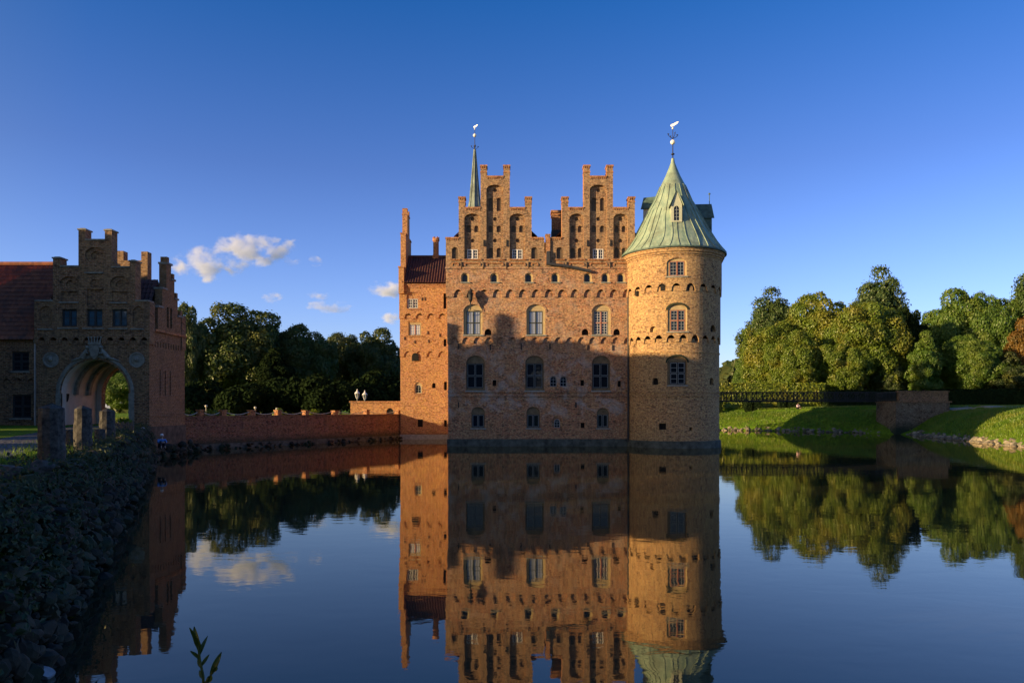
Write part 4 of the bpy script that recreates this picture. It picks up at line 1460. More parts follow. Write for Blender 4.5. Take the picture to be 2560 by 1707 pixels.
def _water(nt, out):
    t = NT(nt)
    n1 = t.noise(t.coord('Object', (0.55, 0.9, 1)), 1.0, 3, 0.55, 0.3)
    n2 = t.noise(t.coord('Object', (2.2, 3.6, 1)), 1.0, 3, 0.6, 0.4)
    h = t.math('ADD', t.math('MULTIPLY', n1, 1.0), t.math('MULTIPLY', n2, 0.28))
    nb = t.bump(h, 0.10, 0.026)
    fr = t.n('ShaderNodeFresnel')
    fr.inputs['IOR'].default_value = 1.95
    t.l(nb, fr.inputs['Normal'])
    gl = t.n('ShaderNodeBsdfGlossy')
    gl.inputs['Color'].default_value = (1.0, 0.94, 0.78, 1)      # warm tint put into the mirror colour for golden reflections
    gl.inputs['Roughness'].default_value = 0.02
    t.l(nb, gl.inputs['Normal'])
    df = t.n('ShaderNodeBsdfDiffuse')
    df.inputs['Color'].default_value = (0.026, 0.026, 0.016, 1)
    mx = t.n('ShaderNodeMixShader')
    t.l(fr.outputs[0], mx.inputs[0])
    t.l(df.outputs[0], mx.inputs[1])
    t.l(gl.outputs[0], mx.inputs[2])
    t.l(mx.outputs[0], out.inputs['Surface'])


M_WATER = mat('moat water', _water)
wtr = link_mesh('water', [(-32, -4, 0), (95, -4, 0), (95, 114, 0), (-32, 114, 0)], [[0, 1, 2, 3]], [M_WATER], None, (0, 0, 0))
tag(wtr, kind='structure')

# gravel path along the garden side
mb = MB()
pth = [(38.5, 113.0), (46, 110.5), (52.5, 101.5), (54.5, 93), (54.5, 76), (53, 60), (56, 44)]
for (xa, ya), (xb, yb) in zip(pth, pth[1:]):
    d = Vector((xb - xa, yb - ya)).normalized()
    nrm = Vector((-d.y, d.x)) * -0.9
    k = 6
    for i in range(k):
        P = []
        for s_ in (i / k, (i + 1) / k):
            px_, py_ = xa + (xb - xa) * s_, ya + (yb - ya) * s_
            for e in (-1, 1):
                q = (px_ + nrm.x * e, py_ + nrm.y * e)
                P.append((q[0], q[1], float(ground_z([q[0]], [q[1]])[0]) + 0.10))
        mb.face([P[0], P[2], P[3], P[1]])
        for a, b in ((0, 2), (1, 3)):
            mb.face([P[a], P[b], (P[b][0], P[b][1], P[b][2] - 0.25), (P[a][0], P[a][1], P[a][2] - 0.25)])
tag(put('path', mb, [plain('pale gravel', (0.34, 0.31, 0.26), 0.95, nscale=9, var=0.25)], None, (45, 100, 3.3)), kind='structure')
mb = MB()
px_ = [(bankx(y) - 2.6, y) for y in np.arange(5, 47, 1.5)]
for (xa, ya), (xb, yb) in zip(px_, px_[1:]):
    P = []
    for x_, y_ in ((xa, ya), (xb, yb)):
        for e in (-2.3, 0.4):
            P.append((x_ + e, y_, float(ground_z([x_ + e], [y_])[0]) + 0.02))
    mb.face([P[0], P[1], P[3], P[2]])


def _cobble(nt, out):
    t = NT(nt)
    v = t.coord('Object', (1, 1, 0.2))
    vor = t.n('ShaderNodeTexVoronoi')
    vor.inputs['Scale'].default_value = 7.0
    t.l(v, vor.inputs['Vector'])
    sep = t.n('ShaderNodeSeparateColor')
    t.l(vor.outputs['Color'], sep.inputs[0])
    c = t.mix(sep.outputs[0], (0.09, 0.085, 0.08), (0.24, 0.22, 0.20))
    d = t.ramp(vor.outputs['Distance'], [(0.25, 1.0), (0.6, 0.0)])
    c = t.mix(d, (0.03, 0.028, 0.022), c)
    t.bsdf(out, c, 0.7, t.bump(d, 0.8, 0.04), 0, 0.35)


tag(put('cobbled_path', mb, [mat('cobbles', _cobble)], None, (-10, 15, 2.1)), kind='structure')


# ------------------------------------------------------------------ rubble stone helper
def ico(sub):
    import bmesh
    bm = bmesh.new()
    bmesh.ops.create_icosphere(bm, subdivisions=sub, radius=1.0)
    v = np.array([p.co[:] for p in bm.verts])
    f = np.array([[q.index for q in p.verts] for p in bm.faces])
    bm.free()
    return v, f


ICO2, ICO2F = ico(2)
ICO3, ICO3F = ico(3)


def stones(centers, sizes, seed, sub=2, flat=0.75):
    rg = np.random.default_rng(seed)
    base, bf = (ICO2, ICO2F) if sub == 2 else (ICO3, ICO3F)
    V_, F_ = [], []
    for k, (c, s) in enumerate(zip(centers, sizes)):
        d = rg.normal(size=(10, 3))
        d /= np.linalg.norm(d, axis=1)[:, None]
        v = base.copy()
        for q in d:                           # knock flats off the ball: a split boulder
            lim = rg.uniform(0.48, 0.85)
            e = np.clip(v @ q - lim, 0, None)
            v -= e[:, None] * q
        v *= rg.uniform(0.7, 1.25, 3) * np.array([1, 1, flat])
        a = rg.uniform(0, 6.28)
        rot = np.array([[math.cos(a), -math.sin(a), 0], [math.sin(a), math.cos(a), 0], [0, 0, 1]])
        t = rg.uniform(-0.5, 0.5)
        r2 = np.array([[1, 0, 0], [0, math.cos(t), -math.sin(t)], [0, math.sin(t), math.cos(t)]])
        v = v @ r2.T @ rot.T * s + np.array(c)
        F_.append(bf + len(base) * k)
        V_.append(v)
    return np.concatenate(V_), np.concatenate(F_)


def _rubble(c1, c2, moss):
    def build(nt, out):
        t = NT(nt)
        g_ = t.n('ShaderNodeNewGeometry')
        n = t.noise(t.coord(), 3.0, 6, 0.7)
        n2 = t.noise(t.coord(), 0.8, 4, 0.6)
        c = t.mix(g_.outputs['Random Per Island'], c1, c2)
        c = t.mix(t.ramp(n, [(0.4, 0.0), (0.75, 0.8)]), c, tuple(q * 0.45 for q in c1))
        if moss:
            c = t.mix(t.math('MULTIPLY', t.ramp(n2, [(0.45, 0.0), (0.62, 1.0)]), moss), c, (0.03, 0.048, 0.016))
        t.bsdf(out, c, 0.85, t.bump(n, 0.6, 0.04), 0, 0.3)
    return build


M_RUBBLE = mat('mossy rubble', _rubble((0.016, 0.014, 0.010), (0.088, 0.068, 0.044), 0.65))
M_RUBBLE2 = mat('bank stones', _rubble((0.12, 0.10, 0.075), (0.42, 0.35, 0.25), 0.4))

# left retaining bank of field stones
rg = np.random.default_rng(3)
cs, sz = [], []
y = 1.4
while y < 47.6:
    sp = 0.185 if y < 14 else (0.24 if y < 24 else 0.36)
    for zz in np.arange(-0.15, 2.2, sp * 0.82):
        s_ = 0.04 + 0.62 * (zz / 2.08) + rg.uniform(-0.07, 0.07)
        yy = y + rg.uniform(-0.5, 0.5) * sp
        cs.append((bankx(yy) - s_ * 0.91, yy + s_ * 0.1, zz + rg.uniform(-0.06, 0.06)))
        sz.append(sp * (0.34 + 0.75 * rg.random() ** 2.2))
    y += sp * 0.95
v_, f_ = stones(cs, sz, 11)
o = link_mesh('retaining_wall', v_, f_.tolist(), [M_RUBBLE], None, (-12, 24, 1))
tag(o, 'dark mossy rubble stone bank wall dropping to the water in the lower left', 'stone wall')
# low stones at the foot of the garden bank
cs, sz = [], []
pl = [(16, 108), (25, 108), (30.0, 106.5), (37.0, 104), (41, 99.5), (44.4, 96.2), (48.6, 89.4), (46.8, 84), (44.6, 73), (43.0, 66), (42, 60), (43, 50)]
for (xa, ya), (xb, yb) in zip(pl, pl[1:]):
    L = math.hypot(xb - xa, yb - ya)
    for k in range(int(L / 0.34)):
        for row in range(3):
            q = (k + rg.random()) * 0.34 / L
            if rg.random() < (0.10, 0.25, 0.5)[row]:
                continue
            nx, ny = (yb - ya) / L, -(xb - xa) / L
            off = -(row * 0.34 - 0.2 + rg.uniform(-.12, .12))
            cs.append((xa + (xb - xa) * q + nx * off, ya + (yb - ya) * q + ny * off, row * 0.20 - 0.02 + rg.uniform(-.06, .06)))
            sz.append(rg.uniform(0.15, 0.36))
v_, f_ = stones(cs, sz, 12)
o = link_mesh('stone_edging', v_, f_.tolist(), [M_RUBBLE2], None, (40, 85, 0.3))
tag(o, 'low edging of rough pale stones at the foot of the grass bank on the right', 'stone edging', kind='stuff')

# ------------------------------------------------------------------ moat wall from the gatehouse to the wing
W0, W1 = Vector((-24.95, 55.4)), Vector((-11.45, 76.4))
WD = (W1 - W0).normalized()
WN = Vector((-WD.y, WD.x))                      # into the wall, away from the water
WL = (W1 - W0).length


def fmo(u, v, d=0.0):
    p = W0 + WD * u + WN * d
    return (p.x, p.y, v)


def wall_u(px):
    k = (px - 1280) / FPX
    return (k * W0.y - W0.x) / (WD.x - k * WD.y)


mwall = empty('moat_wall', (-18.2, 65.9, 0), 'low red brick moat wall running from the gatehouse to the castle wing', 'wall')
mb = MB()
panel(mb, rect(-0.2, WL, 1.66, 2.50), fmo, (), 0.0, 0)
mb.fbox(fmo, -0.2, WL, 1.56, 1.68, -0.07, 0.02, 2)
panel(mb, rect(-0.2, WL, -1.0, 1.6), fmo, (), -0.04, 0)
mb.fbox(fmo, -0.2, WL, -1.0, 0.42, -0.22, -0.02, 1)
mb.fbox(fmo, -0.2, WL + 0.05, 2.5, 2.6, -0.08, 0.62, 2)
panel(mb, rect(-0.2, WL, -1.0, 2.5), fmo, (), 0.56, 0)
mb.face([fmo(-0.2, -1, -0.04), fmo(-0.2, 2.5, -0.04), fmo(-0.2, 2.5, 0.56), fmo(-0.2, -1, 0.56)], None, 0)
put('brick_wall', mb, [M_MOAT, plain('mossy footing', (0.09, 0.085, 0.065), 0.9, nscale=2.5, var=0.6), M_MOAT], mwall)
pu = [wall_u(x) for x in (506, 562, 634, 700, 769, 842, 921, 1000)]
for u in pu:
    mb = MB()
    hgt = 0.36 + 0.06 * math.sin(u * 7)
    mb.fbox(fmo, u - 0.2, u + 0.2, 2.6, 2.6 + hgt, 0.03, 0.50, 0)
    mb.fbox(fmo, u - 0.25, u + 0.25, 2.6 + hgt, 2.68 + hgt, -0.02, 0.55, 0)
    put('brick_pier', mb, [M_RED], mwall)
chain_m = plain('pale chain', (0.55, 0.52, 0.45), 0.5, var=0.1)
for a, b in zip([0.1] + pu, pu):
    mb = MB()
    pts = []
    for i in range(11):
        t = i / 10
        pts.append(fmo(a + 0.25 + (b - a - 0.5) * t, 2.88 - 0.20 * 4 * t * (1 - t), 0.26))
    mb.tube(pts, 0.028, 6, 0)
    put('chain', mb, [chain_m], mwall)
# old stones at the wall foot
cs, sz = [], []
for k in range(80):
    u = rg.uniform(0, WL)
    p = fmo(u, rg.uniform(-0.05, 0.30), -0.25 - rg.uniform(0, 0.18))
    cs.append(p)
    sz.append(rg.uniform(0.10, 0.26))
for k in range(70):
    cs.append((-23.3 + rg.uniform(-0.1, 0.35), rg.uniform(47.8, 54.5), rg.uniform(-0.1, 0.9) * rg.random()))
    sz.append(rg.uniform(0.16, 0.40))
v_, f_ = stones(cs, sz, 14)
link_mesh('footing_stones', v_, f_.tolist(), [M_RUBBLE], mwall)

# flat-topped brick building on the courtyard with two lanterns
low = empty('bridgehead_building', (-14.4, 82, 2.0), 'low flat topped brick block beside the castle wing behind the moat wall', 'brick block')
YL = 80.5
fl = wall_y(YL)
lx0, lx1 = PX(876, YL), WX0 + 0.05
mb = MB()
lz = PZ(1006, YL)
panel(mb, rect(lx0, lx1, 1.5, lz), fl, [hole(arch(PX(966, YL), PX(984, YL), PZ(1038, YL), PZ(1020, YL)), 0.2, mb=1)], 0, 0)
mb.box(lx0 + 0.003, lx1, YL + 0.5, 86, 1.5, lz, 0)
panel(mb, rect(YL, YL + 0.6, 1.5, lz), lambda u, v, d=0: (lx0, u, v), (), 0, 0)
mb.box(lx0 - 0.12, lx1, YL - 0.12, 86, lz, lz + 0.16, 2)
put('brick_wall', mb, [M_WING, M_DARK, M_RED], low)
arch_window(low, fl, PX(967, YL), PX(983, YL), PZ(1038, YL), PZ(1021, YL), 0.18, bar=M_DARKPAINT)


def lantern(px, top, y, label):
    x = PX(px, y)
    zt = PZ(top, y)
    zb = float(ground_z([x], [y])[0])
    L = empty('street_lamp', (x, y, zb), label, 'street lamp', 'lanterns behind the low brick block')
    b = MB()
    b.lathe(x, y, [(0.12, zb), (0.12, zb + 0.3), (0.05, zb + 0.45), (0.04, zt - 1.25), (0.09, zt - 1.12), (0.04, zt - 1.05)], 10, 0)
    put('post', b, [M_GREYPAINT], L)
    b = MB()
    for k in range(6):
        a = k * math.pi / 3
        b.tube([(x + 0.13 * math.cos(a), y + 0.13 * math.sin(a), zt - 1.02), (x + 0.27 * math.cos(a), y + 0.27 * math.sin(a), zt - 0.48)], 0.022, 5, 0)
    b.lathe(x, y, [(0.30, zt - 0.48), (0.32, zt - 0.42), (0.22, zt - 0.28), (0.10, zt - 0.2), (0.10, zt - 0.1), (0.04, zt - 0.05), (0.07, zt + 0.02), (0.01, zt + 0.1)], 12, 0)
    b.lathe(x, y, [(0.05, zt - 1.06), (0.14, zt - 1.0), (0.14, zt - 0.97)], 12, 0)
    put('lamp_cage', b, [M_WHITE], L)
    b = MB()
    b.lathe(x, y, [(0.10, zt - 0.99), (0.22, zt - 0.49)], 6, 0)
    put('lamp_glass', b, [M_SKYGLASS], L)


lantern(893, 974, 88, 'white lantern lamp, the left and taller of the pair beside the castle wing')
lantern(912, 977, 90, 'white lantern lamp nearer the castle wing, right of its twin')
for i, (px, top, lab) in enumerate(((515, 1015, 'small globe finial on a thin rod nearest the gatehouse behind the moat wall'), (638, 1019, 'small globe finial on a thin rod in the middle of the moat wall'), (692, 1022, 'small globe finial on a thin rod right of the other two behind the moat wall'))):
    yq = 70.0
    x = PX(px, yq)
    zt = PZ(top, yq)
    zb = float(ground_z([x], [yq])[0])
    b = MB()
    b.tube([(x, yq, zb - 0.1), (x, yq, zt)], 0.03, 6, 0)
    b.ball((x, yq, zt), 0.12, 0, 10)
    tag(put('garden_lamp', b, [chain_m], None, (x, yq, zb)), lab, 'lamp', 'globe lamps behind the moat wall')

# ------------------------------------------------------------------ garden bridge and abutment
YB = 93.0
br = empty('footbridge', (32, YB, 4.0), 'dark footbridge with lattice railing between the round tower and the garden', 'bridge')
bx0, bx1 = 12.0, PX(2192, YB)
dz0, dz1, rz = PZ(1004, YB), PZ(999.5, YB), PZ(981, YB)
mb = MB()
mb.box(bx0, bx1, YB, YB + 2.2, dz0, dz1, 0)
put('deck', mb, [M_WOODDARK], br)
for yy in (YB - 0.04, YB + 2.16):
    mb = MB()
    xs = np.arange(bx0, bx1, 1.30)
    for x in xs:
        mb.box(x - 0.05, x + 0.05, yy, yy + 0.09, dz0 - 0.05, rz + 0.05, 0)
    mb.box(bx0, bx1, yy - 0.02, yy + 0.11, rz - 0.02, rz + 0.09, 0)
    mb.box(bx0, bx1, yy + 0.01, yy + 0.08, dz1 + 0.08, dz1 + 0.15, 0)
    for x in xs:
        for k in range(3):
            for sgn in (-1, 1):
                a0 = x + 0.05 + k * 0.40
                a1 = a0 + 0.42
                za, zb = (dz1 + 0.15, rz - 0.02) if sgn > 0 else (rz - 0.02, dz1 + 0.15)
                yo = yy + 0.025 if sgn > 0 else yy + 0.05
                mb.tube([(a0, yo, za), (a1, yo, zb)], 0.026, 4, 0)
    put('railing', mb, [M_WOODDARK], br)
for x in (14,):
    mb = MB()
    for yy in (YB + 0.2, YB + 1.9):
        mb.box(x - 0.12, x + 0.12, yy - 0.1, yy + 0.1, -1.6, dz0, 0)
    mb.box(x - 0.08, x + 0.08, YB + 0.2, YB + 1.9, dz0 - 0.5, dz0 - 0.3, 0)
    put('trestle', mb, [M_WOODDARK], br)

ab = empty('bridge_abutment', (48.5, 92, 0), 'square weathered brick abutment at the garden end of the footbridge', 'abutment')
YA = 90.0
ax0, ax1 = PX(2240, YA), PX(2374, YA)
mb = MB()
panel(mb, [(ax0 - 0.3, -1.5), (ax1 + 0.1, -1.5), (ax1, 0.8), (ax1, 3.9), (ax0, 3.9), (ax0, 0.8)], wall_y(YA), (), 0, 0, rim=4.9)
mb.box(ax0 - 0.1, ax1 + 0.25, YA - 0.12, YA + 5.0, 3.9, 4.05, 1)
mb.box(ax0 + 0.35, ax1 - 0.15, YA + 0.02, YA + 0.5, 4.05, 5.15, 1)
mb.box(ax0 + 0.25, ax1 - 0.05, YA - 0.06, YA + 0.58, 5.15, 5.3, 1)
for k in range(14):
    mb.box(ax0 + 0.02, ax0 + 0.10, YA + 0.3 + k * 0.33, YA + 0.38 + k * 0.33, 4.05, 5.1, 2)
mb.box(ax0, ax0 + 0.13, YA + 0.1, YA + 4.9, 5.1, 5.2, 2)
mb.box(ax0, ax0 + 0.13, YA + 0.1, YA + 4.9, 4.2, 4.3, 2)
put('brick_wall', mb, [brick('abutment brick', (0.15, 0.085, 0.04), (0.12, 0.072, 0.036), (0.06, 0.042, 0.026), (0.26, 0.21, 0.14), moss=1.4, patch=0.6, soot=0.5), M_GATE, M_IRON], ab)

# ------------------------------------------------------------------ stone posts and small things on the left bank
def post(px, base, top, wpx, label, cap=True, seed=1, name='stone_pillar', group='granite posts along the path'):
    y = (CAM_Z - 2.08) * FPX / (base - 1020)
    x = PX(px, y)
    zb = float(ground_z([x], [y])[0])
    zt = PZ(top, y)
    w = wpx / FPX * y / 2
    rp = np.random.default_rng(seed)
    mb = MB()
    prof = []
    n = 11
    rows = 12
    rings = []
    for j in range(rows + 1):
        t = j / rows
        r = w * (1.06 - 0.12 * t)
        rings.append([(x + r * (1 + rp.uniform(-0.07, 0.07)) * math.cos(2 * math.pi * k / n), y + r * (1 + rp.uniform(-0.07, 0.07)) * math.sin(2 * math.pi * k / n), zb - 0.15 + (zt - (0.085 * w / 0.2 if cap else 0.03) - zb + 0.15) * t) for k in range(n)])
    for A, B in zip(rings, rings[1:]):
        for k in range(n):
            mb.face([A[k], A[(k + 1) % n], B[(k + 1) % n], B[k]])
    for k in range(n):
        A = rings[-1]
        mb.face([A[k], A[(k + 1) % n], (x + rp.uniform(-.02, .02), y, zt)])
    o = put(name, mb, [M_GRANITE], None, (x, y, zb))
    tag(o, label, 'stone post', group)
    return o


post(129, 1165, 1007, 62, 'thick granite pillar, largest and nearest of the three tall posts by the path', seed=1)
post(207, 1132, 1013, 42, 'slim granite pillar between the thick near one and the pale far one', seed=2)
post(268, 1102, 1020, 37, 'pale granite pillar farthest along the path, in front of the gateway', seed=3)
post(178, 1120, 1072, 24, 'short stub post between the two nearest granite pillars', False, 4, 'stub_post', 'short stub posts along the path')
post(250, 1110, 1071, 26, 'short stub post at the foot of the pale farthest pillar', False, 5, 'stub_post', 'short stub posts along the path')
mb = MB()
yq = 39.0
x = PX(357, yq)
mb.lathe(x, yq, [(0.07, 0.9), (0.06, 2.08), (0.10, 2.10), (0.10, 2.17), (0.02, 2.2)], 8, 0)
tag(put('marker_post', mb, [M_GREYPAINT], None, (x, yq, 1.2)), 'thin pale capped post on the bank in front of the gatehouse corner', 'post')
for px, yq, s, lab in ((12, 10.6, 0.28, 'dark rounded boulder at the left edge beside the cobbled path'), (104, 11.8, 0.22, 'dark squat boulder at the foot of the thick granite pillar')):
    x = PX(px, yq)
    v_, f_ = stones([(x, yq, 2.2 + s * 0.3)], [s], int(px), 3)
    tag(link_mesh('boulder', v_, f_.tolist(), [M_GRANITE], None, (x, yq, 2.1)), lab, 'boulder')
x, yq = PX(104, 8.75), 8.75
v_, f_ = stones([(x, yq, 0.06)], [0.14], 5, 3)
tag(link_mesh('boulder', v_, f_.tolist(), [plain('pale boulder', (0.24, 0.27, 0.29), 0.6, nscale=5, var=0.3)], None, (x, yq, 0.1)), 'pale bluish white boulder at the waterline in the bottom left corner', 'boulder')
mb = MB()
yq = 33.0
for i in range(14):
    x = PX(279 + i * 4.1, yq)
    z_ = 2.02
    hgt = 0.55 + 0.05 * math.sin(i * 2.1)
    mb.box(x - 0.022, x + 0.022, yq, yq + 0.035, z_ - 0.5, z_ + hgt, 0)
for z_ in (2.16, 2.42):
    mb.box(PX(278, yq), PX(334, yq), yq + 0.031, yq + 0.07, z_, z_ + 0.05, 0)
tag(put('picket_fence', mb, [plain('grey weathered wood', (0.10, 0.09, 0.085), 0.9)], None, (PX(306, yq), yq, 2.0)), 'low weathered picket fence on the bank between the pillars and the gatehouse', 'fence')


# ------------------------------------------------------------------ foliage
def leaf_mat(name, c1, c2, c3, trans=0.3):
    def build(nt, out):
        t = NT(nt)
        g_ = t.n('ShaderNodeNewGeometry')
        n = t.noise(t.coord(), 0.30, 4, 0.6)
        c = t.mix(g_.outputs['Random Per Island'], c1, c2)
        c = t.mix(t.ramp(n, [(0.46, 0.0), (0.66, 0.85)]), c, c3)
        d = t.n('ShaderNodeBsdfDiffuse')
        tr = t.n('ShaderNodeBsdfTranslucent')
        gl = t.n('ShaderNodeBsdfGlossy')
        gl.inputs['Roughness'].default_value = 0.45
        gl.inputs['Color'].default_value = (0.6, 0.6, 0.5, 1)
        t.l(c, d.inputs[0])
        t.l(c, tr.inputs[0])
        m1 = t.n('ShaderNodeMixShader')
        m1.inputs[0].default_value = trans
        t.l(d.outputs[0], m1.inputs[1])
        t.l(tr.outputs[0], m1.inputs[2])
        m2 = t.n('ShaderNodeMixShader')
        m2.inputs[0].default_value = 0.05 if trans > 0.15 else 0.0
        t.l(m1.outputs[0], m2.inputs[1])
        t.l(gl.outputs[0], m2.inputs[2])
        t.l(m2.outputs[0], out.inputs['Surface'])
    return mat(name, build)


L_LIME = leaf_mat('lime leaves', (0.085, 0.135, 0.012), (0.140, 0.200, 0.018), (0.215, 0.200, 0.020))
L_GREEN = leaf_mat('green leaves', (0.062, 0.128, 0.016), (0.110, 0.185, 0.022), (0.140, 0.185, 0.022))
L_DARK = leaf_mat('dark leaves', (0.030, 0.055, 0.014), (0.062, 0.092, 0.020), (0.090, 0.095, 0.022))
L_CHEST = leaf_mat('chestnut leaves', (0.040, 0.072, 0.016), (0.085, 0.120, 0.022), (0.12, 0.125, 0.024))
L_GREY = leaf_mat('grey green leaves', (0.048, 0.090, 0.024), (0.085, 0.130, 0.034), (0.080, 0.115, 0.026))
L_RUST = leaf_mat('rust leaves', (0.17, 0.085, 0.016), (0.24, 0.13, 0.022), (0.13, 0.085, 0.018))
L_HEDGE = leaf_mat('hedge leaves', (0.13, 0.18, 0.014), (0.20, 0.25, 0.020), (0.20, 0.18, 0.020))
L_YEW = leaf_mat('yew leaves', (0.012, 0.022, 0.009), (0.022, 0.036, 0.012), (0.02, 0.03, 0.01), 0.1)
M_BARK = plain('bark', (0.085, 0.065, 0.045), 0.95, nscale=5, var=0.5)


def quads(P, N, S, rg, tilt=0.6, aspect=0.62):
    """leaf clumps: slightly folded lozenges at P facing N jittered by TILT"""
    n = len(P)
    N = N + rg.normal(size=(n, 3)) * tilt * 0.8
    N /= np.linalg.norm(N, axis=1)[:, None]
    A = rg.normal(size=(n, 3))
    A -= (A * N).sum(1)[:, None] * N
    A /= np.linalg.norm(A, axis=1)[:, None]
    B = np.cross(N, A)
    S = S[:, None]
    v = np.empty((n, 4, 3))
    v[:, 0] = P - A * S
    v[:, 1] = P + B * S * aspect + N * S * 0.18
    v[:, 2] = P + A * S
    v[:, 3] = P - B * S * aspect + N * S * 0.18
    f = np.arange(n * 4).reshape(n, 4)
    return v.reshape(-1, 3), f


def crown(seed, rx, rz, zc, nlobe, nleaf, lobe=0.36, leaf=(0.28, 0.52), top=0.0, skirt=False, ragged=0.12):
    """foliage of one tree around (0, 0, zc): lobes on an egg, leaf clumps on the lobes"""
    rg = np.random.default_rng(seed)
    d = rg.normal(size=(nlobe, 3))
    d[:, 2] = d[:, 2] * 0.9 + (0.15 if not skirt else -0.1)
    d /= np.linalg.norm(d, axis=1)[:, None]
    # even out the lobes
    for _ in range(12):
        df = d[:, None, :] - d[None, :, :]
        r2 = (df ** 2).sum(2) + 1e-3
        d += 0.02 * (df / r2[:, :, None] ** 1.5).sum(1) / nlobe
        d /= np.linalg.norm(d, axis=1)[:, None]
    k = rg.uniform(0.58, 0.84, nlobe) * (1 + 0.10 * rg.normal(size=nlobe) * (rg.random(nlobe) < 0.3))
    c = d * k[:, None] * np.array([rx, rx, rz])
    if top:
        s = 1 - top * np.clip(c[:, 2] / rz, -0.5, 1)
        c[:, :2] *= s[:, None]
    r = rg.uniform(0.75, 1.2, nlobe) * lobe * rx
    c = np.vstack([c, [[0, 0, 0]]])
    r = np.append(r, min(rx, rz) * 0.55)
    w = r ** 2
    w[-1] *= 0.25
    w /= w.sum()
    L = rg.choice(nlobe + 1, size=nleaf * 2, p=w)
    u = rg.normal(size=(nleaf * 2, 3))
    u /= np.linalg.norm(u, axis=1)[:, None]
    out_ = c[L] / np.maximum(1e-3, np.linalg.norm(c[L], axis=1))[:, None]
    u = u + out_ * 0.45
    u /= np.linalg.norm(u, axis=1)[:, None]
    rr = r[L] * (0.80 + 0.24 * rg.random(nleaf * 2) + ragged * np.abs(rg.normal(size=nleaf * 2)))
    sq = np.array([1, 1, 0.85])
    P = c[L] + u * rr[:, None] * sq
    keep = np.ones(len(P), bool)
    for j in range(nlobe + 1):
        dd = np.linalg.norm((P - c[j]) / sq, axis=1)
        keep &= ~((dd < r[j] * 0.72) & (L != j))
    P, u = P[keep][:nleaf], u[keep][:nleaf]
    S = rg.uniform(leaf[0], leaf[1], len(P))
    v, f = quads(P, u + np.array([0, 0, 0.25]), S, rg)
    # big interior sprays so that the crown does not read as a shell
    m = nleaf // 14
    q = rg.normal(size=(m, 3))
    q /= np.linalg.norm(q, axis=1)[:, None]
    q = q * (rg.random(m) ** 0.4 * 0.62)[:, None] * np.array([rx, rx, rz])
    v2, f2 = quads(q, q, np.full(m, leaf[1] * 2.2), rg, 1.0, 0.8)
    v = np.vstack([v, v2])
    f = np.vstack([f, f2 + len(v) - len(v2)])
    v[:, 2] += zc
    return v, f, c + np.array([0, 0, zc]), r


BOUNDS = {}


def tree_proto(name, label, cat, seed, rx, rz, zc, nlobe, nleaf, leafm, trunk_r=0.4, **kw):
    v, f, lc, lr = crown(seed, rx, rz, zc, nlobe, nleaf, **kw)
    t = empty(name, (0, 0, 0), label, cat)
    link_mesh('crown', v, f.tolist(), [leafm], t)
    rg = np.random.default_rng(seed + 1)
    mb = MB()
    mb.tube([(0, 0, -0.4), (0.05, 0, 0.3), (rg.uniform(-.2, .2), rg.uniform(-.2, .2), zc * 0.45), (rg.uniform(-.3, .3), rg.uniform(-.3, .3), zc)], trunk_r * 1.15, 9, 0, trunk_r * 0.45)
    for j in range(min(9, len(lc) - 1)):
        q = lc[j]
        mb.tube([(0, 0, zc * 0.42 + 0.2 * j), tuple(q * np.array([0.45, 0.45, 1]) * np.array([1, 1, 0.82])), tuple(q)], trunk_r * 0.42, 5, 0, 0.05)
    put('trunk', mb, [M_BARK], t)
    BOUNDS[name] = (2 * np.percentile(np.hypot(v[:, 0], v[:, 1]), 97), np.percentile(v[:, 2], 99.7))
    return t


PROTO = {}
_used = set()


def tree(kind, px, top, y, wpx, label, leafm, group, rot=0.0, x=None, base=None, zt=None, w=None):
    """a copy of a proto tree fitted to photograph column, top row and width at distance y"""
    pr, pr_w, pr_h = PROTO[kind]
    X = PX(px, y) if x is None else x
    zb = (float(ground_z([X], [y])[0]) if base is None else base)
    h = (PZ(top, y) if zt is None else zt) - zb
    wd = wpx / FPX * y if w is None else w
    if kind not in _used:
        _used.add(kind)
        r = pr
    else:
        r = pr.copy()
        COL.objects.link(r)
        for ch in pr.children:
            c = ch.copy()
            COL.objects.link(c)
            c.parent = r
    r.location = (X, y, zb)
    r.rotation_euler = (0, 0, rot)
    r.scale = (wd / pr_w, wd / pr_w, h / pr_h)
    r['label'] = label
    r['category'] = 'tree'
    r['group'] = group
    for ch in r.children:
        if ch.name.startswith('crown'):
            ch.material_slots[0].link = 'OBJECT'
            ch.material_slots[0].material = leafm
    return r


PROTO['dome'] = (tree_proto('lime_tree', None, 'tree', 21, 6.5, 7.0, 9.0, 110, 42000, L_LIME, lobe=0.21, leaf=(0.11, 0.25), skirt=True, ragged=0.13), *BOUNDS['lime_tree'])
PROTO['broad'] = (tree_proto('broad_tree', None, 'tree', 22, 7.0, 6.6, 8.6, 100, 42000, L_LIME, lobe=0.22, leaf=(0.11, 0.25), skirt=True, ragged=0.14), *BOUNDS['broad_tree'])
PROTO['loose'] = (tree_proto('loose_tree', None, 'tree', 23, 5.8, 7.4, 13.0, 60, 16000, L_GREY, lobe=0.19, leaf=(0.11, 0.27), top=0.72, ragged=0.30), *BOUNDS['loose_tree'])
PROTO['chestnut'] = (tree_proto('chestnut_tree', None, 'tree', 24, 6.4, 7.2, 8.6, 80, 32000, L_DARK, lobe=0.21, leaf=(0.12, 0.28), top=0.1, skirt=True, ragged=0.16), *BOUNDS['chestnut_tree'])
PROTO['cone'] = (tree_proto('conical_tree', None, 'tree', 25, 3.4, 6.5, 7.0, 60, 15000, L_GREEN, lobe=0.27, leaf=(0.10, 0.23), top=0.75, skirt=True, ragged=0.12), *BOUNDS['conical_tree'])

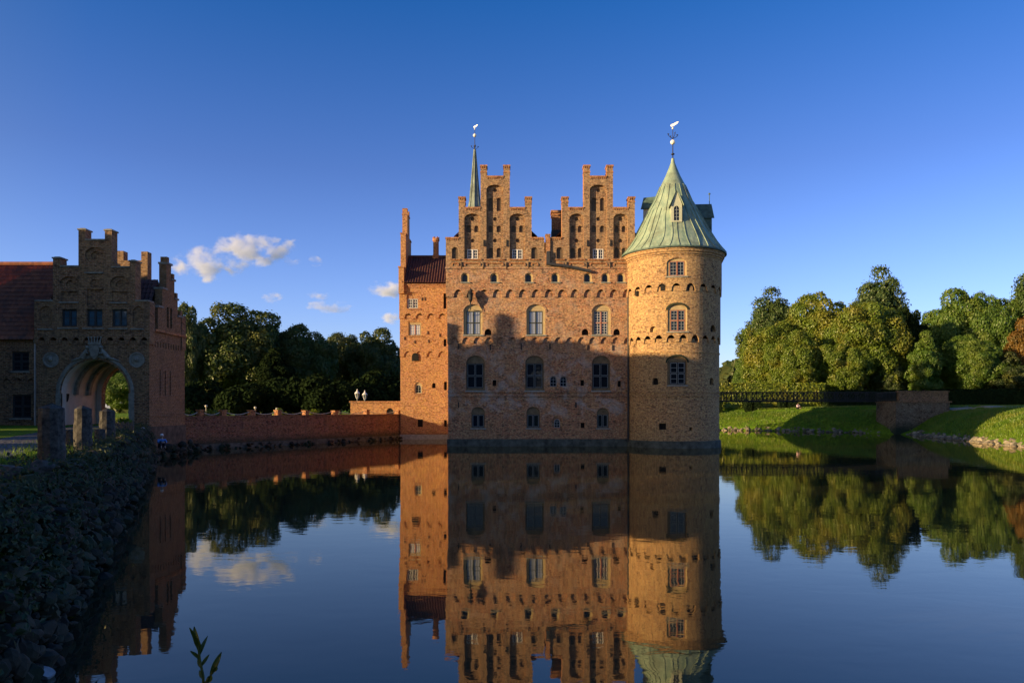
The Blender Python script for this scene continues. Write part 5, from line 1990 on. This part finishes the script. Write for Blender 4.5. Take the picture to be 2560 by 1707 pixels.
GRt, GLf = 'park trees across the moat on the right', 'trees behind the moat wall on the left'
tree('loose', 1930, 722, 146, 165, 'tall loose grey green tree standing behind the limes, nearest the round tower', L_GREY, GRt, 0.3)
tree('broad', 1932, 812, 124, 180, 'yellow green tree at the left end of the clipped row beside the round tower', L_LIME, GRt, 0.2)
tree('dome', 2045, 737, 126, 185, 'dense lime crown with golden top, second from the left of the front row', L_LIME, GRt, 1.1)
tree('broad', 2165, 760, 118, 205, 'broad golden green crown in front of the tallest tree', L_LIME, GRt, 2.0)
tree('loose', 2200, 670, 138, 165, 'tallest tree with a loose open top rising above the row on the right', L_GREY, GRt, 2.2)
tree('chestnut', 2268, 772, 119, 100, 'narrow dark leaved tree standing in for the shaded side of the tallest tree', L_YEW, GRt, 0.4)  # dark leaf colour put in for the tall tree's shadowed side
tree('cone', 2308, 828, 113, 92, 'small bright conical tree standing before the dark gap', L_GREEN, GRt, 0.0)
tree('dome', 2385, 728, 128, 165, 'tall smooth green crown right of the dark gap', L_GREEN, GRt, 2.9)
tree('broad', 2470, 738, 126, 150, 'dense green crown next to the rust coloured tree', L_GREEN, GRt, 4.0)
tree('chestnut', 2585, 800, 118, 150, 'rust brown tree at the right edge of the picture', L_RUST, GRt, 1.4)
tree('cone', 2520, 880, 113, 110, 'dark low conical tree beneath the rust coloured tree', L_DARK, GRt, 1.0)
tree('loose', 2640, 600, 124, 210, 'tall tree cut off by the right edge with only a branch in view', L_GREY, GRt, 3.3)
tree('broad', 1872, 890, 130, 80, 'low rounded green tree touching the edge of the round tower', L_GREEN, GRt, 5.0)
tree('dome', 1985, 830, 117, 150, 'low lime filling the dark gap above the clipped hedge in the front row', L_LIME, GRt, 3.6)
tree('dome', 2100, 835, 116, 150, 'low yellowish lime filling the foot of the front row', L_LIME, GRt, 4.4)
tree('dome', 2222, 880, 116, 90, 'low dark green lime at the foot of the tallest tree', L_DARK, GRt, 5.2)
tree('dome', 2420, 840, 116, 150, 'low green lime at the foot of the right hand group above the hedge', L_GREEN, GRt, 0.9)
# left side
tree('chestnut', 463, 762, 108, 105, 'dark tree close behind the gatehouse corner', L_CHEST, GLf, 0.5)
tree('chestnut', 597, 765, 114, 245, 'big round chestnut, the tallest crown between gatehouse and castle', L_CHEST, GLf, 2.0)
tree('dome', 757, 815, 120, 180, 'rounded tree just right of the big chestnut', L_CHEST, GLf, 1.0)
tree('broad', 850, 835, 132, 150, 'dark low crowned tree between the rounded tree and the castle', L_DARK, GLf, 3.0)
tree('chestnut', 945, 825, 128, 150, 'dark tree directly beside the castle wing', L_DARK, GLf, 4.0)
tree('broad', 330, 935, 96, 150, 'dark tree behind the gatehouse, seen through its archway', L_GREEN, GLf, 4.4)
tree('cone', 690, 870, 108, 120, 'low dark tree filling the gap under the big chestnut', L_YEW, GLf, 2.4)

# trees that stand outside the picture on the left and shade the courtyard
for i, (x, y, zt, w) in enumerate(((-78, 62, 14, 14), (-41.9, 25.2, 14, 12), (-38.7, 18.0, 14, 4.8), (-35.9, 11.6, 14, 5.2), (-31.1, 0.9, 14, 14), (-24, -12, 12, 13), (-62, -42, 17, 22), (-42, -50, 19, 22), (-22, -46, 18, 20), (-4, -52, 20, 22), (15, -46, 18, 20), (33, -50, 19, 22), (52, -44, 17, 20))):
    tree(('chestnut', 'broad', 'dome')[i % 3], 0, 0, y, 0, 'tree outside the picture, casting shade on the bank' if y > -20 else 'tree outside the picture on the shore behind the viewer', L_DARK, 'trees outside the picture', i * 1.3, x=x, zt=zt, w=w)


def hedge(name, corners, z0, z1, leafm, label, cat, seed, leaf=0.16, dens=26, taper=0.0, group=None):
    """clipped hedge on a convex footprint: inner block plus a skin of leaves"""
    rg = np.random.default_rng(seed)
    cx = sum(c[0] for c in corners) / len(corners)
    cy_ = sum(c[1] for c in corners) / len(corners)
    Ps, Ns = [], []
    V_, F_ = [], []
    n = len(corners)
    tp = [(cx + (x - cx) * (1 - taper), cy_ + (y - cy_) * (1 - taper)) for x, y in corners]
    def area(a, b, c, e, nrm):
        a, b, c, e = map(np.array, (a, b, c, e))
        m = int(np.linalg.norm(b - a) * np.linalg.norm(e - a) * dens)
        s, t = rg.random(m)[:, None], rg.random(m)[:, None]
        Ps.append(a * (1 - s) * (1 - t) + b * s * (1 - t) + c * s * t + e * (1 - s) * t)
        Ns.append(np.tile(nrm, (m, 1)))
    for i in range(n):
        a, b = corners[i], corners[(i + 1) % n]
        c, e = tp[(i + 1) % n], tp[i]
        nr = np.array([b[1] - a[1], -(b[0] - a[0]), 0.0])
        nr /= max(1e-6, np.linalg.norm(nr))
        mid_ = np.array([(a[0] + b[0]) / 2 - cx, (a[1] + b[1]) / 2 - cy_, 0])
        if nr @ mid_ < 0:
            nr = -nr
        area((*a, z0), (*b, z0), (*c, z1), (*e, z1), nr)
        sh = 0.93
        i0 = len(V_)
        V_ += [(cx + (a[0] - cx) * sh, cy_ + (a[1] - cy_) * sh, z0), (cx + (b[0] - cx) * sh, cy_ + (b[1] - cy_) * sh, z0), (cx + (c[0] - cx) * sh, cy_ + (c[1] - cy_) * sh, z1 - 0.1), (cx + (e[0] - cx) * sh, cy_ + (e[1] - cy_) * sh, z1 - 0.1)]
        F_.append([i0, i0 + 1, i0 + 2, i0 + 3])
    area((*tp[0], z1), (*tp[1], z1), (*tp[2 % n], z1), (*tp[3 % n], z1), np.array([0, 0, 1.0]))
    i0 = len(V_)
    V_ += [(cx + (x - cx) * 0.93, cy_ + (y - cy_) * 0.93, z1 - 0.1) for x, y in tp]
    F_.append(list(range(i0, i0 + n)))
    P, N = np.concatenate(Ps), np.concatenate(Ns)
    P = P + rg.normal(size=P.shape) * 0.06
    v, f = quads(P, N, rg.uniform(leaf * 0.7, leaf * 1.4, len(P)), rg, 0.55)
    f = (f + len(V_)).tolist()
    o = link_mesh(name, np.vstack([np.array(V_), v]), F_ + f, [leafm], None, (cx, cy_, z0))
    tag(o, label, cat, group)
    return o


yh = 112.0
hedge('clipped_hedge', [(PX(1760, yh), yh), (PX(2064, yh), yh), (PX(2064, yh), yh + 3), (PX(1760, yh), yh + 3)], 3.2, PZ(959, yh), L_HEDGE, 'tall clipped beech hedge half in sun beyond the footbridge', 'hedge', 31, 0.2, 22)
yh = 108.0
hedge('clipped_hedge', [(PX(2064, yh), yh), (PX(2290, yh), yh), (PX(2290, yh), yh + 2), (PX(2064, yh), yh + 2)], 3.2, PZ(976, yh), L_YEW, 'long dark shaded hedge running up to the brick abutment', 'hedge', 32, 0.2, 20)
yh = 106.0
hedge('clipped_hedge', [(PX(2350, yh), yh), (PX(2660, yh), yh), (PX(2660, yh), yh + 2.5), (PX(2350, yh), yh + 2.5)], 3.2, PZ(974, yh), L_YEW, 'long dark hedge right of the brick abutment below the limes', 'hedge', 33, 0.2, 20)
yh = 110.5
for i, (a, b, tp_, lab) in enumerate(((1864, 1879, 0.0, 'dark clipped yew cube under the footbridge railing, left one'), (1883, 1906, 0.35, 'dark clipped yew pyramid with sloping sides under the footbridge'), (1949, 1964, 0.0, 'dark clipped yew cube just right of the pyramid under the footbridge'), (1971, 1996, 0.1, 'wide dark clipped yew block at the right end of the topiary row'), (1797, 1805, 0.0, 'dark clipped yew beside the round tower wall'))):
    z0 = PZ(1023, yh)
    hedge('topiary', [(PX(a, yh), yh), (PX(b, yh), yh), (PX(b, yh), yh + 1.0), (PX(a, yh), yh + 1.0)], z0 - 0.4, PZ(1003, yh), L_YEW, lab, 'topiary', 40 + i, 0.09, 120, tp_, 'clipped yews on the garden bank')


def shrub(px, top, y, wpx, label, leafm, seed, n=2600, leaf=0.16, group=None, name='shrub', x=None):
    X = PX(px, y) if x is None else x
    zb = float(ground_z([X], [y])[0])
    h = PZ(top, y) - zb
    r = wpx / FPX * y / 2
    v, f, _, _ = crown(seed, r * 0.85, h * 0.55, h * 0.5, 14, n, lobe=0.42, leaf=(leaf * 0.7, leaf * 1.5), ragged=0.1)
    o = link_mesh(name, v + np.array([X, y, zb]), f.tolist(), [leafm], None, (X, y, zb))
    tag(o, label, 'shrub', group)


GS = 'dark shrubs behind the moat wall'
shrub(500, 965, 100, 150, 'dark shrub behind the moat wall next to the gatehouse', L_YEW, 51, leaf=0.24, group=GS)
shrub(610, 975, 96, 150, 'dark shrub below the big chestnut', L_YEW, 52, leaf=0.24, group=GS)
shrub(720, 960, 98, 150, 'dark rounded shrub in the middle of the row behind the moat wall', L_YEW, 53, leaf=0.24, group=GS)
shrub(820, 955, 94, 150, 'dark green shrub left of the two white lanterns', L_YEW, 54, leaf=0.22, group=GS)
shrub(945, 950, 100, 170, 'dark shrub against the castle wing above the low brick block', L_YEW, 55, leaf=0.3, group=GS)
GW = 'small plants behind the moat wall chain'
for i, (px, lab) in enumerate(((478, 'sprig of pale green leaves on the moat wall by the gatehouse'), (546, 'leafy sprig beside the second brick pier of the moat wall'), (715, 'yellowish sprig right of the middle piers of the moat wall'), (800, 'leafy sprig on the moat wall left of the low brick block'))):
    u = wall_u(px)
    p = fmo(u, 2.6, 0.9)
    zb = 2.5
    v, f, _, _ = crown(60 + i, 0.5, 0.28, 0.25, 7, 160, lobe=0.5, leaf=(0.06, 0.12))
    tag(link_mesh('wall_plant', v + np.array([p[0], p[1], zb]), f.tolist(), [L_HEDGE], None, (p[0], p[1], zb)), lab, 'plant', GW)
shrub(306, 1042, 41, 40, 'small sunlit green shrub at the foot of the gateway', L_HEDGE, 58, 900, 0.08)

# far woodland that reads as one mass
rg = np.random.default_rng(77)
Pw, Nw = [], []
for x0, x1, y0, zt in ((-110, 12, 165, 15.0), (46, 150, 165, 15.0), (70, 150, 420, 11.5)):
    m = int((x1 - x0) * 55)
    x = rg.uniform(x0, x1, m)
    t = rg.random(m)
    hh_ = zt * (0.78 + 0.12 * np.sin(x * 0.21 + 1) + 0.10 * np.sin(x * 0.53))
    Pw.append(np.stack([x, y0 + rg.normal(size=m) * 2.0 + t * 3, 2.0 + hh_ * t ** 0.7], 1))
    Nw.append(np.tile(np.array([-0.3, -1, 0.5]), (m, 1)))
Pw, Nw = np.concatenate(Pw), np.concatenate(Nw)
v, f = quads(Pw, Nw, rg.uniform(0.7, 1.5, len(Pw)), rg, 0.9, 0.8)
tag(link_mesh('woodland', v, f.tolist(), [L_DARK], None, (0, 165, 2)), 'far dark woodland behind the park trees', 'woodland', kind='stuff')

# rough grass on the left bank and tufts along the lawns
rg = np.random.default_rng(8)


def blades(xs, ys, h, w, seed):
    rg = np.random.default_rng(seed)
    n = len(xs)
    zs = ground_z(xs, ys)
    a = rg.uniform(0, 6.28, n)
    hh = h * rg.uniform(0.5, 1.3, n)
    lean = rg.normal(size=(n, 2)) * (hh * 0.4)[:, None]
    dx, dy = np.cos(a) * w, np.sin(a) * w
    v = np.empty((n, 3, 3))
    v[:, 0] = np.stack([xs - dx, ys - dy, zs - 0.02], 1)
    v[:, 1] = np.stack([xs + dx, ys + dy, zs - 0.02], 1)
    v[:, 2] = np.stack([xs + lean[:, 0], ys + lean[:, 1], zs + hh], 1)
    return v.reshape(-1, 3), np.arange(n * 3).reshape(n, 3)


m = 26000
yy = 4 + 40 * rg.random(m) ** 1.6
xx = np.array([bankx(q) for q in yy]) - 0.45 - np.abs(rg.normal(size=m)) * 0.9
v1, f1 = blades(xx, yy, 0.13, 0.012, 1)
# a few hang between the stones
m2 = 16000
yy = 4 + 38 * rg.random(m2) ** 1.4
xx = np.array([bankx(q) for q in yy]) - 0.25 - 0.5 * rg.random(m2) ** 0.7
v2, f2 = blades(xx, yy, 0.30, 0.011, 2)
# lawns over the water on the right
m3 = 80000
xx, yy = rg.uniform(18, 62, m3 * 2), rg.uniform(56, 118, m3 * 2)
dd_, ii_ = sdf(xx, yy)
kk_ = (dd_ > 0.4) & (dd_ < 13)
xx, yy = xx[kk_], yy[kk_]
v3, f3 = blades(xx, yy, 0.20, 0.045, 3)
Pc, Nc = [], []
for k in range(420):
    yq = 3.5 + 42 * rg.random() ** 1.5
    so = 0.36 + 0.85 * rg.random() ** 0.7
    zq = 2.08 * min(1.0, so / 0.72)
    q = rg.normal(size=(60, 3)) * np.array([0.20, 0.28, 0.13]) + np.array([bankx(yq) - so + 0.12, yq, zq - 0.02])
    Pc.append(q)
    Nc.append(np.tile(np.array([0.8, -0.3, 0.6]), (60, 1)))
Pc, Nc = np.concatenate(Pc), np.concatenate(Nc)
vc, fc = quads(Pc, Nc, rg.uniform(0.02, 0.05, len(Pc)), rg, 0.9)
tag(link_mesh('undergrowth', vc, fc.tolist(), [leaf_mat('bank weeds', (0.020, 0.035, 0.010), (0.045, 0.062, 0.016), (0.03, 0.045, 0.012))], None, (-10, 20, 2)), 'dark weeds hanging over the stone bank', 'undergrowth', kind='stuff')
M_BLADE = leaf_mat('grass blades', (0.075, 0.16, 0.012), (0.17, 0.26, 0.018), (0.21, 0.23, 0.03), 0.4)
v = np.vstack([v1, v2, v3])
f = np.vstack([f1, f2 + len(v1), f3 + len(v1) + len(v2)])
tag(link_mesh('grass', v, f.tolist(), [M_BLADE], None, (0, 30, 2)), 'grass on the banks of the moat', 'grass', kind='stuff')

# foreground sprout in front of the water
fx, fy = PX(500, 2.6), 2.6
mb = MB()


def at(px, py, y):
    return Vector((PX(px, y), y, PZ(py, y)))


zg = float(ground_z([fx], [fy])[0])
stem = [at(513, 1707, 2.6) + Vector((0.01, 0, -0.7)), at(508, 1690, 2.6), at(500, 1650, 2.6), at(494, 1600, 2.6), at(486, 1585, 2.6)]
mb.tube(stem, 0.0055, 6, 0, 0.003)
mb.tube([at(512, 1707, 2.6), at(525, 1690, 2.6), at(533, 1672, 2.6), at(540, 1655, 2.6)], 0.004, 6, 0, 0.002)


def leaf(a, b, wid, bend):
    a, b = Vector(a), Vector(b)
    d = b - a
    s = d.cross(Vector((0, 1, 0))).normalized() * wid
    k = 6
    for i in range(k):
        P = []
        for t in (i / k, (i + 1) / k):
            c = a + d * t + Vector((0, bend * t * t, 0))
            ww = math.sin(math.pi * min(1, t * 0.92 + 0.06)) ** 0.7
            P.append((c - s * ww, c + Vector((0, 0.004, 0)), c + s * ww))
        mb.face([P[0][0], P[0][1], P[1][1], P[1][0]], None, 0)
        mb.face([P[0][1], P[0][2], P[1][2], P[1][1]], None, 0)


leaf(at(500, 1625, 2.6), at(476, 1572, 2.6), 0.011, 0.03)
leaf(at(498, 1632, 2.6), at(499, 1585, 2.6), 0.009, -0.03)
leaf(at(497, 1640, 2.6), at(507, 1598, 2.6), 0.007, 0.04)
leaf(at(500, 1648, 2.6), at(482, 1622, 2.6), 0.007, -0.02)
leaf(at(526, 1688, 2.6), at(548, 1634, 2.6), 0.010, 0.02)
leaf(at(516, 1706, 2.6), at(535, 1683, 2.6), 0.010, -0.02)
leaf(at(497, 1628, 2.6), at(486, 1560, 2.6), 0.008, -0.04)
leaf(at(504, 1668, 2.6), at(486, 1648, 2.6), 0.007, 0.03)
leaf(at(503, 1664, 2.6), at(517, 1640, 2.6), 0.006, 0.02)
leaf(at(529, 1680, 2.6), at(552, 1660, 2.6), 0.007, -0.03)
leaf(at(510, 1695, 2.6), at(492, 1680, 2.6), 0.008, 0.02)
tag(put('sapling', mb, [leaf_mat('sprout leaves', (0.05, 0.085, 0.012), (0.075, 0.11, 0.016), (0.06, 0.07, 0.012))], None, (fx, fy, zg)), 'single leafy green sprout in front of the water near the bottom edge', 'plant')


# ------------------------------------------------------------------ two small figures
def skin_obj(name, chains, mats, parent):
    """one smooth body grown from connected joints: chains of (point, radius) that share joints by equality"""
    pts, rad, ed = [], [], []
    key = {}
    def add(p, r):
        k = tuple(round(c, 4) for c in p)
        if k not in key:
            key[k] = len(pts)
            pts.append(k)
            rad.append(r)
        return key[k]
    for ch in chains:
        prev = None
        for p, r in ch:
            i = add(p, r)
            if prev is not None and prev != i:
                ed.append((prev, i))
            prev = i
    me = bpy.data.meshes.new(name)
    me.from_pydata([tuple(p) for p in pts], ed, [])
    for m_ in mats:
        me.materials.append(m_)
    o = bpy.data.objects.new(name, me)
    COL.objects.link(o)
    o.parent = parent
    WLOC[o.name] = WLOC[parent.name]
    sk = o.modifiers.new('skin', 'SKIN')
    for i, r in enumerate(rad):
        me.skin_vertices[0].data[i].radius = (r, r)
    me.skin_vertices[0].data[0].use_root = True
    sk.use_smooth_shade = True
    sub = o.modifiers.new('sub', 'SUBSURF')
    sub.levels = 1
    sub.render_levels = 1
    return o


M_SKIN = plain('skin', (0.42, 0.26, 0.18), 0.6, var=0.08)


def crouching(loc, rz, top_m, leg_m, hat_m, label, s=1.0):
    """person sitting on the bank, knees drawn up, arms round the knees"""
    p = empty('person', loc, label, 'person', None, rz)
    p.scale = (s, s, s)
    hip = (0, 0, 0.13)
    ch = [[(hip, 0.13), ((0, 0.02, 0.30), 0.125), ((0, -0.03, 0.48), 0.14), ((0, -0.07, 0.58), 0.065), ((0, -0.09, 0.64), 0.055), ((0, -0.11, 0.72), 0.088), ((0, -0.12, 0.82), 0.075)]]
    for q in (-1, 1):
        ch.append([(hip, 0.13), ((q * 0.10, -0.08, 0.14), 0.09), ((q * 0.12, -0.40, 0.44), 0.06), ((q * 0.11, -0.52, 0.12), 0.045), ((q * 0.11, -0.55, 0.05), 0.035), ((q * 0.12, -0.68, 0.03), 0.03)])
        ch.append([((0, -0.03, 0.48), 0.14), ((q * 0.19, -0.05, 0.50), 0.055), ((q * 0.24, -0.24, 0.36), 0.042), ((q * 0.09, -0.46, 0.36), 0.032), ((q * 0.04, -0.50, 0.36), 0.034)])
        for i in range(4):
            ch.append([((q * 0.04, -0.50, 0.36), 0.034), ((q * 0.01, -0.515 - 0.004 * i, 0.385 - i * 0.018), 0.010), ((q * -0.035 + 0.004 * i, -0.505, 0.38 - i * 0.018), 0.008)])
        ch.append([((q * 0.04, -0.50, 0.36), 0.034), ((q * 0.03, -0.475, 0.405), 0.011), ((q * 0.0, -0.47, 0.42), 0.009)])
    skin_obj('body', ch, [M_SKIN], p)
    c2 = [[((0, 0.0, 0.16), 0.155), ((0, 0.02, 0.30), 0.155), ((0, -0.03, 0.48), 0.165), ((0, -0.06, 0.55), 0.085)]]
    for q in (-1, 1):
        c2.append([((0, -0.03, 0.48), 0.165), ((q * 0.19, -0.05, 0.50), 0.075), ((q * 0.24, -0.24, 0.36), 0.06), ((q * 0.12, -0.42, 0.36), 0.05)])
    skin_obj('jacket', c2, [top_m], p)
    c3 = []
    for q in (-1, 1):
        c3.append([((0, 0, 0.11), 0.15), ((q * 0.10, -0.08, 0.14), 0.105), ((q * 0.12, -0.40, 0.44), 0.078), ((q * 0.11, -0.52, 0.10), 0.06)])
    skin_obj('trousers', c3, [leg_m], p)
    b = MB()
    L = WLOC[p.name]
    hc = L + Vector((0, -0.11, 0.76))
    b.ball(hc + Vector((0, 0.02, 0.035)), 0.10, 0, 12)
    b.lathe(hc.x, hc.y - 0.07, [(0.085, hc.z + 0.045), (0.085, hc.z + 0.055)], 14, 0)
    put('cap', b, [hat_m], p)
    b = MB()
    b.tube([hc + Vector((0, -0.085, 0.0)), hc + Vector((0, -0.115, -0.02))], 0.014, 6, 0, 0.012)
    put('nose', b, [M_SKIN], p)
    for q in (-1, 1):
        b = MB()
        b.ball(hc + Vector((q * 0.032, -0.083, 0.012)), 0.010, 0, 6)
        put('eye', b, [M_IRON], p)
        b = MB()
        b.ball(hc + Vector((q * 0.09, 0.0, -0.01)), 0.022, 0, 6)
        put('ear', b, [M_SKIN], p)
    b = MB()
    b.tube([hc + Vector((-0.025, -0.083, -0.05)), hc + Vector((0.025, -0.083, -0.05))], 0.006, 5, 0)
    put('mouth', b, [M_REDPAINT], p)
    return p


yq = 43.5
x = bankx(yq) - 0.35
crouching((PX(404, yq), yq, 0.86), R(35), plain('blue cloth', (0.10, 0.24, 0.52), 0.8, var=0.15), plain('dark cloth', (0.03, 0.03, 0.04), 0.9), M_WHITE, 'person in blue jacket and pale cap sitting at the water edge by the gatehouse', 0.95)
yq = 108.0
xq = PX(1994, yq)
zq = float(ground_z([xq], [yq])[0])
crouching((xq, yq, zq - 0.02), R(20), plain('pale pink cloth', (0.72, 0.50, 0.56), 0.8, var=0.1), plain('black cloth', (0.02, 0.02, 0.025), 0.9), M_DARK, 'person in a pale pink top sitting on the shaded grass bank below the footbridge', 1.0)
xq, yq = PX(2096, 110), 110
zq = float(ground_z([xq], [yq])[0])
mb = MB()
mb.lathe(xq, yq, [(0.09, zq - 0.1), (0.08, zq + 0.42), (0.05, zq + 0.5), (0.0, zq + 0.52)], 10, 0)
tag(put('marker_post', mb, [M_WHITE], None, (xq, yq, zq)), 'tiny white post on the edge of the shaded lawn below the dark hedge', 'post')

# ------------------------------------------------------------------ barn outside the picture on the left; it throws the shadow on the castle foot
sd, nd = Vector((math.sin(R(SUN_AZ)), math.cos(R(SUN_AZ)))), Vector((-math.cos(R(SUN_AZ)), math.sin(R(SUN_AZ))))


def sn(s, n):
    p = sd * s + nd * n
    return p.x, p.y


barn = empty('barn', (*sn(-18, 53), 2.0), 'unseen brick barn outside the picture on the left, shaped to shade the castle foot', 'barn')
mb = MB()
RZ_, EZ_ = 17.1, 9.0
n0, n1, s0_, s1_ = 47.0, 57.6, -24.0, -15.0
sm = (s0_ + s1_) / 2
for (sa, na), (sb, nb) in (((s0_, n0), (s1_, n0)), ((s1_, n0), (s1_, n1)), ((s1_, n1), (s0_, n1)), ((s0_, n1), (s0_, n0))):
    mb.face([(*sn(sa, na), 0.5), (*sn(sb, nb), 0.5), (*sn(sb, nb), EZ_), (*sn(sa, na), EZ_)])
for n_ in (n0, n1):
    mb.face([(*sn(s0_, n_), EZ_), (*sn(s1_, n_), EZ_), (*sn(sm, n_), RZ_)])
mb.box(*sorted((sn(sm - 3, n1)[0], sn(sm + 3, 59.9)[0])), *sorted((sn(sm - 3, n1)[1], sn(sm + 3, 59.9)[1])), 0.5, EZ_, 0)
put('brick_wall', mb, [M_GATE], barn)
mb = MB()
for sa in (sm - 3.2, sm + 3.2):
    pantiles(mb, (*sn(sa, n1), 10.0), (*sn(sa, 60.0), 9.0), (*sn(sm, 60.0), 14.6), (*sn(sm, n1), 16.4), 0.8, 1.0)
put('low_roof', mb, [M_TILE_DARK], barn)  # lower section added for the sloping left end of the shadow
mb = MB()
for sa in (s0_ - 0.4, s1_ + 0.4):
    pantiles(mb, (*sn(sa, n0), EZ_ - 0.3), (*sn(sa, n1), EZ_ - 0.3), (*sn(sm, n1), RZ_), (*sn(sm, n0), RZ_), 0.8, 1.0)
put('tiled_roof', mb, [M_TILE_DARK], barn)
mb = MB()
for n_ in (56.2,):
    a, b = sn(sm - 0.5, n_), sn(sm + 0.5, n_ + 1.7)
    mb.lathe((a[0] + b[0]) / 2, (a[1] + b[1]) / 2, [(0.40, 13.0), (0.40, 18.4), (0.34, 18.7), (0.15, 18.9)], 14, 0)
for n_ in (51.6, 51.86):
    a = sn(sm, n_)
    mb.lathe(a[0], a[1], [(0.06, 14.0), (0.06, 18.1), (0.03, 18.3)], 8, 0)
put('chimney', mb, [M_RED], barn)  # unseen stack and rods, shaped for the blob and prongs in the shadow


# ------------------------------------------------------------------ clouds
def cloud_mat(seed, dens, size):
    def build(nt, out):
        t = NT(nt)
        tc = t.n('ShaderNodeTexCoord')
        mp = t.n('ShaderNodeMapping')
        mp.inputs['Scale'].default_value = (1 / size[0], 1 / size[1], 1 / size[2])
        t.l(tc.outputs['Object'], mp.inputs['Vector'])
        ln = t.n('ShaderNodeVectorMath', operation='LENGTH')
        t.l(mp.outputs[0], ln.inputs[0])
        sc_ = t.n('ShaderNodeMapping')
        sc_.inputs['Location'].default_value = (seed * 3.7, seed * 1.3, 0)
        k = 1 / min(size[2] * 1.5, 34)
        sc_.inputs['Scale'].default_value = (k * 0.8, k * 0.8, k * 1.15)
        t.l(tc.outputs['Object'], sc_.inputs['Vector'])
        n = t.noise(sc_.outputs[0], 1.0, 6, 0.58, 0.2)
        h = t.math('SUBTRACT', 1.05, ln.outputs['Value'])
        q = t.math('ADD', t.math('MULTIPLY', h, 0.75), t.math('MULTIPLY', t.math('SUBTRACT', n, 0.575), 4.4))
        q = t.math('MULTIPLY', q, t.ramp(ln.outputs['Value'], [(0.8, 1.0), (1.0, 0.0)]))
        dd = t.math('MULTIPLY', t.math('MAXIMUM', q, 0.0), dens)
        pv = t.n('ShaderNodeVolumePrincipled')
        pv.inputs['Color'].default_value = (0.88, 0.915, 1, 1)
        pv.inputs['Anisotropy'].default_value = 0.0
        t.l(dd, pv.inputs['Density'])
        t.l(pv.outputs[0], out.inputs['Volume'])
    return mat('cloud vapour', build)


YC = 1600.0
for i, (x0, x1, y0, y1, dens, lab) in enumerate((
        (425, 608, 618, 704, 0.085, 'bright white cloud low beside the gatehouse gable, left half of the pair'),
        (510, 765, 583, 672, 0.08, 'largest white cloud, upper right of the pair over the trees'),
        (918, 1010, 700, 748, 0.09, 'small white cloud half hidden behind the castle wing'),
        (950, 1010, 782, 810, 0.08, 'lowest little cloud beside the castle wing'),
        (655, 712, 732, 758, 0.06, 'small pale cloud above the big chestnut'),
        (758, 885, 752, 782, 0.045, 'thin streak of cloud low over the rounded trees'),
        (768, 830, 730, 748, 0.05, 'short faint wisp above the thin streak of cloud'),
        (770, 806, 640, 666, 0.06, 'tiny round cloud right of the largest white cloud'))):
    cx, cz = PX((x0 + x1) / 2, YC), PZ((y0 + y1) / 2, YC)
    sx, sz_ = (x1 - x0) / 2 / FPX * YC * 1.12, (y1 - y0) / 2 / FPX * YC * 1.15
    sy_ = max(sz_, min(sx, 40.0))
    v = ICO3 * np.array([sx, sy_, sz_])
    o = link_mesh('cloud', v + np.array([cx, YC, cz]), ICO3F.tolist(), [cloud_mat(i + 1, dens, (sx, sy_, sz_))], None, (cx, YC, cz))
    tag(o, lab, 'cloud', 'small clouds low in the sky')
